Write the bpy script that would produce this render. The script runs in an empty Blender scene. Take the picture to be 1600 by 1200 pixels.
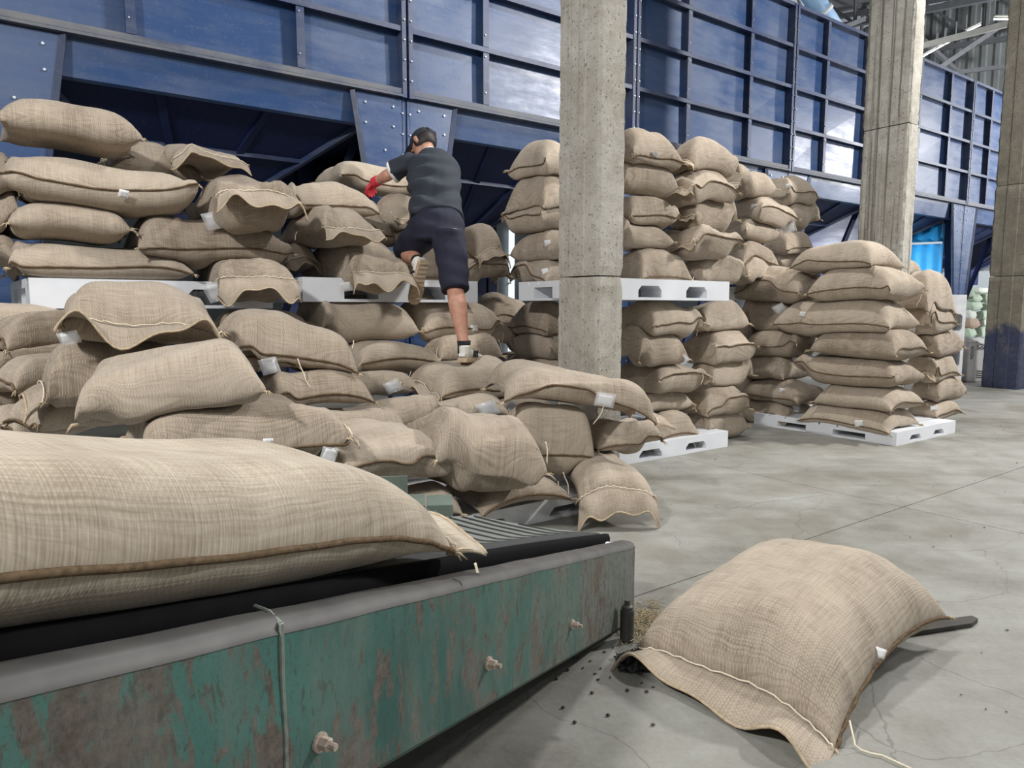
import bpy, math, random
import numpy as np
from math import sin, cos, tan, radians, pi, sqrt
from mathutils import Vector, Matrix

scene = bpy.context.scene
COL = scene.collection
random.seed(7)

# ------------------------------------------------------------------ camera
F_PX, PITCH, CAM_Z = 1100.0, radians(6.2), 1.05
CT, ST = cos(PITCH), sin(PITCH)
camd = bpy.data.cameras.new('camera')
camd.sensor_width = 36.0
camd.lens = F_PX / 1600.0 * 36.0
camd.clip_end = 200
cam = bpy.data.objects.new('camera', camd)
cam.location = (0, 0, CAM_Z)
cam.rotation_euler = (pi / 2 - PITCH, 0, 0)
COL.objects.link(cam)
scene.camera = cam

# ------------------------------------------------------------------ light and exposure
# building axes: u runs along the blue bins (to the right and away), v runs into them
UX, UY = 0.813, 0.582


def uv(u, v, z=0.0):
    return (u * UX - v * UY, u * UY + v * UX, z)


scene.view_settings.view_transform = 'Standard'
scene.view_settings.look = 'None'
scene.view_settings.gamma = 1.0
scene.view_settings.use_curve_mapping = False
scene.view_settings.exposure = -0.06

world = bpy.data.worlds.new('world')
scene.world = world
world.use_nodes = True
wb = world.node_tree.nodes['Background']
wb.inputs[0].default_value = (0.86, 0.93, 1.0, 1)
wb.inputs[1].default_value = 0.29


def lamp(name, loc, target, size, power, color=(1, 0.97, 0.92), spread=None):
    d = bpy.data.lights.new(name, 'AREA')
    d.shape = 'DISK'
    d.size = size
    d.energy = power
    d.color = color
    if spread:
        d.spread = spread
    o = bpy.data.objects.new(name, d)
    o.location = loc
    o.rotation_euler = (Vector(target) - Vector(loc)).to_track_quat('-Z', 'Y').to_euler()
    COL.objects.link(o)
    return o


lamp('flood_lamp_right', uv(9.04, -0.3, 5.43), uv(4.0, 4.0, 0.8), 0.5, 640, (1, 0.992, 0.975))
lamp('flood_lamp_far', uv(18.1, 0.93, 5.0), uv(12, 5.5, 1.5), 0.5, 380, (1, 0.992, 0.975))
lamp('flood_lamp_left', (-2.8, -1.3, 4.3), (-0.3, 3.2, 0.4), 0.45, 310, (1, 0.992, 0.975))
lamp('flood_lamp_behind', (1.2, -1.6, 5.0), (0.3, 3.5, 0.8), 0.6, 60, (1, 0.992, 0.975))
lamp('flood_lamp_ahead', (1.7, 5.3, 5.6), (0.5, 2.2, 0.0), 0.4, 165, (1, 0.992, 0.975))
lamp('roof_fill_light', uv(17.5, 1.0, 3.2), uv(18.0, 7.0, 8.0), 1.2, 900, (0.97, 0.98, 1.0))  # added uplight to brighten the roof and far wall, no fixture there
lamp('sheet_fill_light', uv(11.9, 7.6, 1.0), uv(13.3, 6.2, 2.0), 0.5, 90, (0.93, 0.97, 1.0))  # added fill aimed at the blue sheet, not a real fixture
lamp('rear_fill_light', uv(14.0, 12.5, 6.0), uv(14.5, 9.6, 1.5), 1.2, 500, (0.95, 0.98, 1.0))  # added fill behind the bins, in place of daylight there


# ------------------------------------------------------------------ projection helpers (1600x1200 frame)
def ray(px, py):
    a, b = (px - 800) / F_PX, (600 - py) / F_PX
    return np.array([a, CT + b * ST, -ST + b * CT])


def on_y(px, py, Y):
    d = ray(px, py)
    return d * (Y / d[1]) + np.array([0, 0, CAM_Z])


def on_plane(px, py, plane):
    k, val = plane
    d = ray(px, py)
    if k == 'Y':
        s = val / d[1]
    elif k == 'v':
        s = val / (-d[0] * UY + d[1] * UX)
    elif k == 'u':
        s = val / (d[0] * UX + d[1] * UY)
    else:
        s = (val - CAM_Z) / d[2]
    return d * s + np.array([0, 0, CAM_Z])


def project(P):
    x, y, z = P[..., 0], P[..., 1], P[..., 2] - CAM_Z
    dep = y * CT - z * ST
    up = y * ST + z * CT
    return np.stack([800 + F_PX * x / dep, 600 - F_PX * up / dep, dep], -1)


# ------------------------------------------------------------------ scene helpers
def setp(o, label=None, cat=None, group=None, kind=None):
    if label:
        o['label'] = label
    if cat:
        o['category'] = cat
    if group:
        o['group'] = group
    if kind:
        o['kind'] = kind
    return o


def empty(name, loc=(0, 0, 0), **k):
    o = bpy.data.objects.new(name, None)
    o.location = loc
    o.empty_display_size = 0.1
    COL.objects.link(o)
    return setp(o, **k)


def mesh_obj(name, verts, faces, mat, parent=None, origin=(0, 0, 0), smooth=False, uvs=None, **k):
    """verts in world space; origin = world position of the thing's origin."""
    V = np.asarray(verts, float) - np.asarray(origin, float)
    me = bpy.data.meshes.new(name)
    me.from_pydata(V.tolist(), [], faces)
    if smooth:
        me.polygons.foreach_set('use_smooth', [True] * len(me.polygons))
    if uvs is not None:
        ul = me.uv_layers.new(name='UVMap')
        li = np.zeros(len(me.loops), int)
        me.loops.foreach_get('vertex_index', li)
        ul.data.foreach_set('uv', np.asarray(uvs, np.float32)[li].ravel())
    me.update()
    if mat:
        me.materials.append(mat)
    o = bpy.data.objects.new(name, me)
    COL.objects.link(o)
    if parent is not None:
        o.parent = parent
    else:
        o.location = origin
    return setp(o, **k)


class MB:
    def __init__(s):
        s.v, s.f = [], []

    def add(s, verts, faces):
        n = len(s.v)
        s.v += [tuple(float(c) for c in p) for p in verts]
        s.f += [tuple(i + n for i in f) for f in faces]
        return s

    def hexa(s, p):
        """p: 8 points, bottom loop 0-3 then top loop 4-7"""
        return s.add(p, [(3, 2, 1, 0), (4, 5, 6, 7), (0, 1, 5, 4), (1, 2, 6, 5), (2, 3, 7, 6), (3, 0, 4, 7)])

    def box(s, lo, hi, M=None, bev=0.0):
        (x0, y0, z0), (x1, y1, z1) = lo, hi
        if bev <= 0:
            p = [(x0, y0, z0), (x1, y0, z0), (x1, y1, z0), (x0, y1, z0), (x0, y0, z1), (x1, y0, z1), (x1, y1, z1), (x0, y1, z1)]
            f = [(3, 2, 1, 0), (4, 5, 6, 7), (0, 1, 5, 4), (1, 2, 6, 5), (2, 3, 7, 6), (3, 0, 4, 7)]
        else:
            b = bev
            p = []
            for z, i in ((z0, b), (z0 + b, 0), (z1 - b, 0), (z1, b)):
                p += [(x0 + i + (b if i == 0 else 0), y0 + i, z), (x1 - i - (b if i == 0 else 0), y0 + i, z),
                      (x1 - i, y0 + i + (b if i == 0 else 0), z), (x1 - i, y1 - i - (b if i == 0 else 0), z),
                      (x1 - i - (b if i == 0 else 0), y1 - i, z), (x0 + i + (b if i == 0 else 0), y1 - i, z),
                      (x0 + i, y1 - i - (b if i == 0 else 0), z), (x0 + i, y0 + i + (b if i == 0 else 0), z)]
            f = [tuple(range(7, -1, -1)), tuple(range(24, 32))]
            for r in range(3):
                for k in range(8):
                    a, c = r * 8 + k, r * 8 + (k + 1) % 8
                    f.append((a, c, c + 8, a + 8))
        if M is not None:
            p = [tuple(M @ Vector(q)) for q in p]
        return s.add(p, f)

    def ubox(s, u0, u1, v0, v1, z0, z1):
        p = [uv(u0, v0, z0), uv(u1, v0, z0), uv(u1, v1, z0), uv(u0, v1, z0), uv(u0, v0, z1), uv(u1, v0, z1), uv(u1, v1, z1), uv(u0, v1, z1)]
        return s.hexa(p)

    def bar(s, a, b, w, h=None, up=(0, 0, 1)):
        a, b = Vector(a), Vector(b)
        h = h or w
        d = (b - a).normalized()
        upv = Vector(up)
        if abs(d.dot(upv)) > 0.98:
            upv = Vector((1, 0, 0))
        sd = d.cross(upv).normalized()
        un = sd.cross(d).normalized()
        p = []
        for c in (a, b):
            p += [c - sd * w / 2 - un * h / 2, c + sd * w / 2 - un * h / 2, c + sd * w / 2 + un * h / 2, c - sd * w / 2 + un * h / 2]
        return s.hexa([p[0], p[1], p[2], p[3], p[4], p[5], p[6], p[7]])

    def tube(s, path, r, n=6, cap=True):
        P = [Vector(p) for p in path]
        m = len(P)
        rr = r if hasattr(r, '__len__') else [r] * m
        base = len(s.v)
        prev = None
        for i in range(m):
            d = (P[min(i + 1, m - 1)] - P[max(i - 1, 0)])
            if d.length < 1e-9:
                d = Vector((0, 0, 1))
            d.normalize()
            if prev is None:
                prev = d.orthogonal().normalized()
            sd = (prev - d * prev.dot(d))
            sd = sd.normalized() if sd.length > 1e-6 else d.orthogonal().normalized()
            prev = sd
            t = d.cross(sd)
            for k in range(n):
                a = 2 * pi * k / n
                s.v.append(tuple(P[i] + (sd * cos(a) + t * sin(a)) * rr[i]))
        for i in range(m - 1):
            for k in range(n):
                a, b = base + i * n + k, base + i * n + (k + 1) % n
                s.f.append((a, b, b + n, a + n))
        if cap:
            s.f.append(tuple(base + k for k in range(n - 1, -1, -1)))
            s.f.append(tuple(base + (m - 1) * n + k for k in range(n)))
        return s

    def cyl(s, a, b, r, n=12):
        return s.tube([a, b], r, n)

    def build(s, name, mat, parent=None, origin=(0, 0, 0), smooth=False, **k):
        return mesh_obj(name, s.v, s.f, mat, parent, origin, smooth, **k)


# ------------------------------------------------------------------ materials
def srgb(r, g, b):
    def c(x):
        x /= 255.0
        return x / 12.92 if x <= 0.04045 else ((x + 0.055) / 1.055) ** 2.4
    return (c(r), c(g), c(b), 1)


class NT:
    def __init__(s, name):
        s.m = bpy.data.materials.new(name)
        s.m.use_nodes = True
        s.t = s.m.node_tree
        s.b = s.t.nodes['Principled BSDF']

    def n(s, typ, **k):
        nd = s.t.nodes.new(typ)
        for a, v in k.items():
            setattr(nd, a, v)
        return nd

    def link(s, a, b):
        s.t.links.new(a, b)

    def val(s, sock, v):
        if hasattr(v, 'is_linked') or hasattr(v, 'links'):
            s.link(v, sock)
        else:
            sock.default_value = v

    def math(s, op, a, b=0.0, c=None, clamp=False):
        nd = s.n('ShaderNodeMath', operation=op, use_clamp=clamp)
        s.val(nd.inputs[0], a)
        s.val(nd.inputs[1], b)
        if c is not None:
            s.val(nd.inputs[2], c)
        return nd.outputs[0]

    def mix(s, f, a, b):
        nd = s.n('ShaderNodeMix', data_type='RGBA')
        s.val(nd.inputs['Factor'], f)
        s.val(nd.inputs['A'] if False else nd.inputs[6], a)
        s.val(nd.inputs[7], b)
        return nd.outputs[2]

    def coord(s, kind='Object', scale=(1, 1, 1), rot=(0, 0, 0)):
        tc = s.n('ShaderNodeTexCoord')
        mp = s.n('ShaderNodeMapping')
        mp.inputs['Scale'].default_value = scale
        mp.inputs['Rotation'].default_value = rot
        s.link(tc.outputs[kind], mp.inputs[0])
        return mp.outputs[0]

    def noise(s, vec, scale=5, detail=4, rough=0.55, dist=0.0):
        nd = s.n('ShaderNodeTexNoise')
        if vec is not None:
            s.link(vec, nd.inputs['Vector'])
        nd.inputs['Scale'].default_value = scale
        nd.inputs['Detail'].default_value = detail
        nd.inputs['Roughness'].default_value = rough
        nd.inputs['Distortion'].default_value = dist
        return nd.outputs[0]

    def ramp(s, f, stops):
        nd = s.n('ShaderNodeValToRGB')
        s.val(nd.inputs[0], f)
        e = nd.color_ramp.elements
        while len(e) < len(stops):
            e.new(0.5)
        for el, (p, c) in zip(e, stops):
            el.position = p
            el.color = c if hasattr(c, '__len__') else (c, c, c, 1)
        return nd.outputs[0]

    def bump(s, h, strength=0.3, dist=0.01):
        nd = s.n('ShaderNodeBump')
        nd.inputs['Strength'].default_value = strength
        nd.inputs['Distance'].default_value = dist
        s.val(nd.inputs['Height'], h)
        s.link(nd.outputs[0], s.b.inputs['Normal'])
        return nd

    def set(s, **k):
        for a, v in k.items():
            s.val(s.b.inputs[a.replace('_', ' ')], v)
        return s.m


def simple(name, col, rough=0.6, metal=0.0, var=0.12, scale=8, spec=None):
    t = NT(name)
    n = t.noise(t.coord(), scale, 4)
    dk = tuple(c * (1 - var) for c in col[:3]) + (1,)
    lt = tuple(min(1, c * (1 + var)) for c in col[:3]) + (1,)
    t.set(Base_Color=t.ramp(n, [(0.3, dk), (0.7, lt)]), Roughness=rough, Metallic=metal)
    if spec is not None:
        t.b.inputs['Specular IOR Level'].default_value = spec
    return t.m


def burlap(name, light, mid, dark, pitch=0.0046, hw=0.13, bs=0.45):
    t = NT(name)
    tc = t.n('ShaderNodeTexCoord')
    sep = t.n('ShaderNodeSeparateXYZ')
    t.link(tc.outputs['UV'], sep.inputs[0])
    k = pi / pitch
    # slightly wandering threads
    wob = t.noise(tc.outputs['UV'], 14, 2)
    wb_ = t.math('MULTIPLY', t.math('SUBTRACT', wob, 0.5), 2.2)
    a = t.math('SINE', t.math('ADD', t.math('MULTIPLY', sep.outputs[0], k), wb_))
    b = t.math('SINE', t.math('ADD', t.math('MULTIPLY', sep.outputs[1], k), wb_))
    chk = t.math('MULTIPLY', a, b)
    gaps = t.math('MULTIPLY', t.math('ABSOLUTE', a), t.math('ABSOLUTE', b))
    h = t.math('ADD', t.math('MULTIPLY', chk, 0.35), t.math('MULTIPLY', t.math('POWER', gaps, 0.5), 0.6))
    m1 = t.n('ShaderNodeMapping'); m1.inputs['Scale'].default_value = (10, 300, 1)
    m2 = t.n('ShaderNodeMapping'); m2.inputs['Scale'].default_value = (300, 10, 1)
    t.link(tc.outputs['UV'], m1.inputs[0]); t.link(tc.outputs['UV'], m2.inputs[0])
    n1 = t.noise(m1.outputs[0], 1.0, 3, 0.6)
    n2 = t.noise(m2.outputs[0], 1.0, 3, 0.6)
    n3 = t.noise(tc.outputs['UV'], 6.0, 4, 0.6)
    oi = t.n('ShaderNodeObjectInfo')
    tone = t.math('ADD', t.math('MULTIPLY', n1, 0.30), t.math('MULTIPLY', n2, 0.34))
    tone = t.math('ADD', tone, t.math('MULTIPLY', n3, 0.30))
    tone = t.math('ADD', tone, t.math('MULTIPLY', h, hw))
    tone = t.math('ADD', tone, t.math('MULTIPLY', t.math('SUBTRACT', oi.outputs['Random'], 0.5), 0.10))
    c = t.ramp(tone, [(0.36, dark), (0.54, mid), (0.78, light)])
    t.set(Base_Color=c, Roughness=0.92)
    t.b.inputs['Specular IOR Level'].default_value = 0.12
    t.b.inputs['Sheen Weight'].default_value = 0.12
    hh = t.math('ADD', h, t.math('MULTIPLY', t.math('ADD', n1, n2), 0.7))
    t.bump(hh, bs, 0.0025)
    return t.m


M = {}
M['burlap'] = burlap('burlap', srgb(198, 186, 170), srgb(170, 156, 139), srgb(124, 110, 95))
M['burlap_near'] = burlap('burlap_near', srgb(204, 192, 175), srgb(178, 164, 146), srgb(132, 118, 102), 0.0052)
M['burlap_pale'] = burlap('burlap_pale', srgb(206, 195, 178), srgb(186, 174, 156), srgb(146, 133, 115), 0.0046, 0.05, 0.22)
M['seam'] = simple('jute_seam', srgb(104, 87, 68), 0.95, var=0.35, scale=120, spec=0.1)
M['thread'] = simple('cotton_thread', srgb(226, 214, 190), 0.9, var=0.1, scale=60)
M['fray'] = simple('frayed_jute', srgb(182, 164, 138), 0.95, var=0.25, scale=80, spec=0.1)
M['paper'] = simple('white_paper', srgb(236, 236, 236), 0.7, var=0.05, scale=20)
t = NT('clear_plastic_sleeve')
t.set(Base_Color=(0.95, 0.96, 0.98, 1), Roughness=0.12, Alpha=0.32)
M['sleeve'] = t.m


def blue_paint(name, base, dusty, rough=0.3, dust=0.5):
    t = NT(name)
    co = t.coord('Object')
    n1 = t.noise(co, 1.1, 5, 0.6)
    mp = t.coord('Object', (1.6, 1.6, 9))
    n2 = t.noise(mp, 1.2, 5, 0.65)
    n3 = t.noise(co, 40, 4, 0.7)
    d = t.math('ADD', t.math('MULTIPLY', n1, 0.6), t.math('MULTIPLY', n2, 0.45))
    f = t.ramp(d, [(0.42, 0.0), (0.72, 1.0)])
    ff = t.math('MULTIPLY', f, dust)
    c = t.mix(ff, base, dusty)
    c = t.mix(t.math('MULTIPLY', t.ramp(n3, [(0.58, 0.0), (0.75, 1.0)]), 0.18), c, srgb(150, 150, 150))
    t.set(Base_Color=c, Roughness=t.math('ADD', t.math('MULTIPLY', f, 0.22), t.math('ADD', rough, t.math('MULTIPLY', n3, 0.08))))
    t.bump(t.math('ADD', n3, t.math('MULTIPLY', n2, 2.0)), 0.12, 0.004)
    return t.m


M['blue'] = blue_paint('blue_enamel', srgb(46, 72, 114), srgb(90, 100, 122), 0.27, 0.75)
M['blue_shaded'] = blue_paint('blue_enamel_shaded', srgb(21, 36, 80), srgb(38, 52, 92), 0.45, 0.5)  # bin blue darkened: shade of the recess below is put into the colour
M['blue_frame'] = blue_paint('blue_frame_enamel', srgb(40, 56, 92), srgb(92, 96, 106), 0.36, 0.8)
M['rail'] = blue_paint('dusty_rail', srgb(60, 70, 92), srgb(128, 126, 122), 0.5, 1.0)
M['bolt'] = simple('zinc_bolt', srgb(190, 198, 206), 0.35, 0.6, 0.1)


def concrete(name, light, mid, dark, streak=0.5, pit=0.6, scale=1.0, blue=False, lo=0.56):
    t = NT(name)
    co = t.coord('Object')
    n1 = t.noise(co, 2.2 * scale, 6, 0.62, 0.4)
    n2 = t.noise(co, 14 * scale, 5, 0.65)
    st = t.noise(t.coord('Object', (18, 18, 0.3)), 1.0, 5, 0.6, 0.5)
    n4 = t.noise(co, 90 * scale, 3, 0.6)
    tone = t.math('ADD', t.math('MULTIPLY', n1, 0.5), t.math('MULTIPLY', n2, 0.3))
    tone = t.math('ADD', tone, t.math('MULTIPLY', n4, 0.2))
    c = t.ramp(tone, [(0.33, dark), (0.5, mid), (0.7, light)])
    c = t.mix(t.math('MULTIPLY', t.ramp(st, [(lo, 0.0), (lo + 0.08, 1.0)]), streak), c, tuple(x * 0.62 for x in dark[:3]) + (1,))
    pits = t.ramp(t.noise(co, 55 * scale, 2, 0.5), [(0.30, 1.0), (0.36, 0.0)])
    c = t.mix(t.math('MULTIPLY', pits, pit), c, srgb(70, 66, 58))
    if blue:
        g = t.n('ShaderNodeNewGeometry')
        sp = t.n('ShaderNodeSeparateXYZ')
        t.link(g.outputs['Position'], sp.inputs[0])
        zz = t.math('ADD', sp.outputs[2], t.math('MULTIPLY', t.math('SUBTRACT', n1, 0.5), 1.6))
        mask = t.ramp(t.math('DIVIDE', zz, 2.0), [(0.30, 1.0), (0.40, 0.0)])
        mask = t.math('MULTIPLY', mask, t.ramp(n2, [(0.25, 0.6), (0.5, 1.0)]))
        c = t.mix(t.math('MULTIPLY', mask, 0.85), c, srgb(44, 54, 88))
    t.set(Base_Color=c, Roughness=0.88)
    t.b.inputs['Specular IOR Level'].default_value = 0.25
    hb = t.math('ADD', t.math('MULTIPLY', pits, -1.0), t.math('ADD', n2, t.math('MULTIPLY', n4, 0.6)))
    t.bump(hb, 0.5, 0.012)
    return t.m


M['column'] = concrete('column_concrete', srgb(196, 192, 183), srgb(171, 166, 156), srgb(141, 134, 121), 0.35)
M['column_streaked'] = concrete('column_concrete_streaked', srgb(190, 187, 178), srgb(164, 160, 150), srgb(130, 125, 114), 0.9, lo=0.5)
M['column_blue'] = concrete('column_concrete_blue_base', srgb(150, 143, 128), srgb(126, 120, 106), srgb(104, 98, 86), 0.3, blue=True)


def floor_mat():
    t = NT('floor_concrete')
    co = t.coord('Object', (1, 1, 1), (0, 0, 0.62))
    n1 = t.noise(co, 0.75, 6, 0.6, 0.8)
    n2 = t.noise(co, 4.5, 6, 0.65, 0.5)
    st = t.noise(t.coord('Object', (0.5, 3.5, 1), (0, 0, -0.45)), 1.4, 5, 0.65, 0.6)
    n4 = t.noise(co, 60, 4, 0.65)
    tone = t.math('ADD', t.math('MULTIPLY', n1, 0.42), t.math('MULTIPLY', n2, 0.26))
    tone = t.math('ADD', tone, t.math('MULTIPLY', st, 0.22))
    tone = t.math('ADD', tone, t.math('MULTIPLY', n4, 0.12))
    c = t.ramp(tone, [(0.36, srgb(100, 97, 89)), (0.46, srgb(126, 124, 116)), (0.56, srgb(144, 143, 136)), (0.68, srgb(162, 162, 156))])
    damp = t.ramp(t.noise(co, 0.9, 3, 0.5, 1.2), [(0.54, 0.0), (0.64, 1.0)])
    c = t.mix(t.math('MULTIPLY', damp, 0.38), c, srgb(108, 99, 84))
    # hairline cracks
    vo = t.n('ShaderNodeTexVoronoi', feature='DISTANCE_TO_EDGE')
    mp = t.n('ShaderNodeMapping'); mp.inputs['Scale'].default_value = (0.32, 0.32, 0.32)
    wn = t.n('ShaderNodeTexNoise'); wn.inputs['Scale'].default_value = 3.0; wn.inputs['Detail'].default_value = 5
    t.link(co, wn.inputs['Vector'])
    ad = t.n('ShaderNodeVectorMath', operation='MULTIPLY_ADD')
    t.link(wn.outputs['Color'], ad.inputs[0]); ad.inputs[1].default_value = (0.25, 0.25, 0); t.link(co, ad.inputs[2])
    t.link(ad.outputs[0], mp.inputs[0]); t.link(mp.outputs[0], vo.inputs['Vector'])
    crack = t.ramp(vo.outputs['Distance'], [(0.0, 1.0), (0.0016, 0.0)])
    c = t.mix(t.math('MULTIPLY', crack, 0.6), c, srgb(88, 84, 76))
    t.set(Base_Color=c, Roughness=t.math('ADD', 0.48, t.math('MULTIPLY', n2, 0.3)))
    t.b.inputs['Specular IOR Level'].default_value = 0.35
    t.bump(t.math('ADD', t.math('MULTIPLY', n4, 0.6), t.math('MULTIPLY', n2, 0.5)), 0.22, 0.006)
    return t.m


M['floor'] = floor_mat()
M['joint'] = simple('floor_joint', srgb(112, 109, 102), 0.9)
M['pallet'] = simple('white_plastic', srgb(222, 224, 228), 0.45, var=0.05, scale=5)
M['pallet_old'] = simple('scuffed_white_plastic', srgb(214, 214, 216), 0.5, var=0.1, scale=12)


def green_paint():
    t = NT('worn_green_paint')
    co = t.coord('Object')
    n1 = t.noise(t.coord('Object', (2.2, 2.2, 0.9)), 2.1, 6, 0.62, 0.8)
    n2 = t.noise(t.coord('Object', (9, 9, 3.0), (0, 0.35, 0)), 2.6, 6, 0.7, 1.0)
    n3 = t.noise(co, 60, 5, 0.7)
    paint = t.ramp(t.noise(co, 3.5, 5), [(0.35, srgb(40, 84, 78)), (0.65, srgb(66, 112, 103))])
    rust = t.ramp(n3, [(0.35, srgb(74, 64, 57)), (0.65, srgb(106, 98, 90))])
    grey = t.ramp(n3, [(0.35, srgb(84, 92, 86)), (0.65, srgb(112, 118, 110))])
    g = t.n('ShaderNodeTexCoord')
    sp = t.n('ShaderNodeSeparateXYZ')
    t.link(g.outputs['Object'], sp.inputs[0])
    # paint worn to grey towards the foot end of the frame (object x runs up the frame)
    wear = t.math("ADD", t.math("ADD", sp.outputs[1], 1.0), t.math('MULTIPLY', t.math('SUBTRACT', n1, 0.5), 2.4))
    c = t.mix(t.ramp(wear, [(0.12, 0.0), (0.78, 1.0)]), paint, grey)
    f = t.math('ADD', t.math('MULTIPLY', n1, 0.5), t.math('MULTIPLY', n2, 0.5))
    c = t.mix(t.ramp(f, [(0.515, 0.0), (0.545, 1.0)]), c, rust)
    sc = t.ramp(t.noise(t.coord('Object', (40, 40, 12), (0, 0.6, 0)), 1.5, 4, 0.7, 0.5), [(0.58, 0.0), (0.64, 1.0)])
    c = t.mix(t.math('MULTIPLY', sc, 0.7), c, srgb(58, 60, 54))
    spk = t.ramp(t.noise(co, 130, 4, 0.75), [(0.56, 0.0), (0.64, 1.0)])
    c = t.mix(t.math('MULTIPLY', spk, 0.45), c, srgb(52, 58, 52))
    dst = t.ramp(t.noise(t.coord('Object', (5, 5, 1.2)), 2.0, 5, 0.7), [(0.45, 0.0), (0.7, 1.0)])
    c = t.mix(t.math('MULTIPLY', dst, 0.4), c, srgb(118, 122, 114))
    t.set(Base_Color=c, Roughness=0.55)
    t.bump(t.math('ADD', f, t.math('MULTIPLY', n3, 0.4)), 0.35, 0.006)
    return t.m


M['green'] = green_paint()
M['worn_top'] = simple('worn_grey_steel', srgb(80, 78, 76), 0.55, 0.2, 0.25, 14)
M['weld'] = simple('pale_weld', srgb(128, 136, 126), 0.7, var=0.3, scale=60)
M['pale_blue'] = simple('pale_blue_sheet', srgb(150, 186, 222), 0.5, var=0.12, scale=3)
M['steel'] = simple('bare_steel', srgb(168, 172, 174), 0.35, 0.8, 0.1)
M['tray'] = simple('grey_green_steel', srgb(96, 108, 98), 0.6, 0.1, 0.18, 10)
M['belt'] = simple('grey_rubber', srgb(116, 119, 114), 0.65, var=0.1, scale=20)
M['rubber'] = simple('black_rubber', srgb(24, 24, 26), 0.9, var=0.15, scale=20, spec=0.08)
M['rusty_bolt'] = simple('pale_rusty_bolt', srgb(186, 168, 154), 0.6, 0.1, 0.25, 60)
M['groove'] = simple('rubber_ridge', srgb(48, 50, 49), 0.7, var=0.15, scale=20)
M['grain'] = simple('grain', srgb(206, 176, 128), 0.8, var=0.25, scale=90)
M['bean'] = simple('dark_bean', srgb(74, 66, 56), 0.7, var=0.3, scale=40)
M['straw'] = simple('straw', srgb(176, 160, 124), 0.9, var=0.25, scale=60)
M['black_bar'] = simple('dark_steel_bar', srgb(62, 58, 54), 0.55, 0.2, 0.2)
M['black_film'] = simple('black_film', srgb(34, 33, 33), 0.45, var=0.2)
M['roof'] = simple('dusty_roof_sheet', srgb(150, 150, 150), 0.7, var=0.2, scale=2)
M['truss'] = simple('grey_truss_steel', srgb(110, 112, 116), 0.6, 0.1, 0.12)
M['truss_light'] = simple('pale_beam_steel', srgb(176, 174, 166), 0.6, 0.1, 0.08)
M['cladding'] = simple('grey_cladding', srgb(134, 138, 138), 0.6, var=0.2, scale=1.5)
M['white_wall'] = simple('white_wall', srgb(205, 212, 216), 0.7, var=0.04, scale=2)
M['green_bag'] = simple('pale_green_woven_bag', srgb(188, 204, 184), 0.7, var=0.08, scale=25)
M['white_bag'] = simple('white_woven_bag', srgb(224, 228, 220), 0.7, var=0.06, scale=25)
M['brown_bag'] = simple('pinkish_woven_bag', srgb(178, 156, 138), 0.8, var=0.08, scale=25)
M['print'] = simple('black_print', srgb(50, 50, 54), 0.8)
M['big_bag'] = simple('grey_white_big_bag', srgb(188, 186, 184), 0.75, var=0.08, scale=12)
M['tarp'] = simple('bright_blue_tarpaulin', srgb(50, 165, 235), 0.5, var=0.15, scale=1.5)
t = NT('tube_glow')
t.set(Base_Color=(1, 1, 1, 1), Emission_Color=(0.95, 0.98, 1, 1), Emission_Strength=4.0)
M['tube'] = t.m
t = NT('daylight_gap')
t.set(Base_Color=(0.8, 0.85, 0.9, 1), Emission_Color=(0.85, 0.93, 1, 1), Emission_Strength=1.1)
M['daylight'] = t.m
t = NT('skylight_sheet')
t.set(Base_Color=(0.8, 0.85, 0.9, 1), Emission_Color=(0.55, 0.75, 1, 1), Emission_Strength=0.7)
M['skylight'] = t.m


# ------------------------------------------------------------------ the building
def rng(seed):
    return np.random.RandomState(seed)


mb = MB().ubox(-8, 26, -9, 22, -0.25, -0.012)
floor = mb.build('floor', M['joint'], origin=(0, 0, 0), kind='structure', label='grey concrete warehouse floor with joints and stains')
gap = 0.0025
for ui in range(-2, 7):
    for vi in range(-2, 5):
        u0, v0 = -0.4 + ui * 4.2, 1.75 + vi * 4.6
        MB().ubox(max(u0 + gap, -8), min(u0 + 4.2 - gap, 26), max(v0 + gap, -9), min(v0 + 4.6 - gap, 22), -0.1, 0.0).build('slab', M['floor'], floor)

# far end wall: white masonry below, grey ribbed cladding above
WU = 22.0
wall = MB().ubox(WU, WU + 0.25, -6, 22, 0, 2.05).build('wall_far', M['white_wall'], kind='structure', label='far end wall, white below and grey ribbed cladding above')
x = -6.0
prof = []
while x < 22:
    prof += [(x, 0.0), (x + 0.17, 0.0), (x + 0.20, -0.05), (x + 0.30, -0.05), (x + 0.33, 0.0)]
    x += 0.33
V, Fc = [], []
for i, (vv, du) in enumerate(prof):
    V += [uv(WU + 0.05 + du, vv, 2.05), uv(WU + 0.05 + du, vv, 9.6)]
    if i:
        Fc.append((2 * i - 2, 2 * i, 2 * i + 1, 2 * i - 1))
mesh_obj('cladding', V, Fc, M['cladding'], wall)
for zz in (2.55, 4.6, 6.6):
    MB().ubox(WU - 0.06, WU, -6, 22, zz, zz + 0.09).build('rail', M['truss_light'], wall)
for vv in (4.0, 7.2, 10.4, 13.6):
    MB().ubox(WU - 0.3, WU - 0.05, vv, vv + 0.2, 0, 9.2).build('stanchion', M['truss'], wall)

# pitched roof with corrugations, trusses, tubes
def roof_z(u, v):
    return 8.6 + 0.16 * (v - 2.0)


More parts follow.
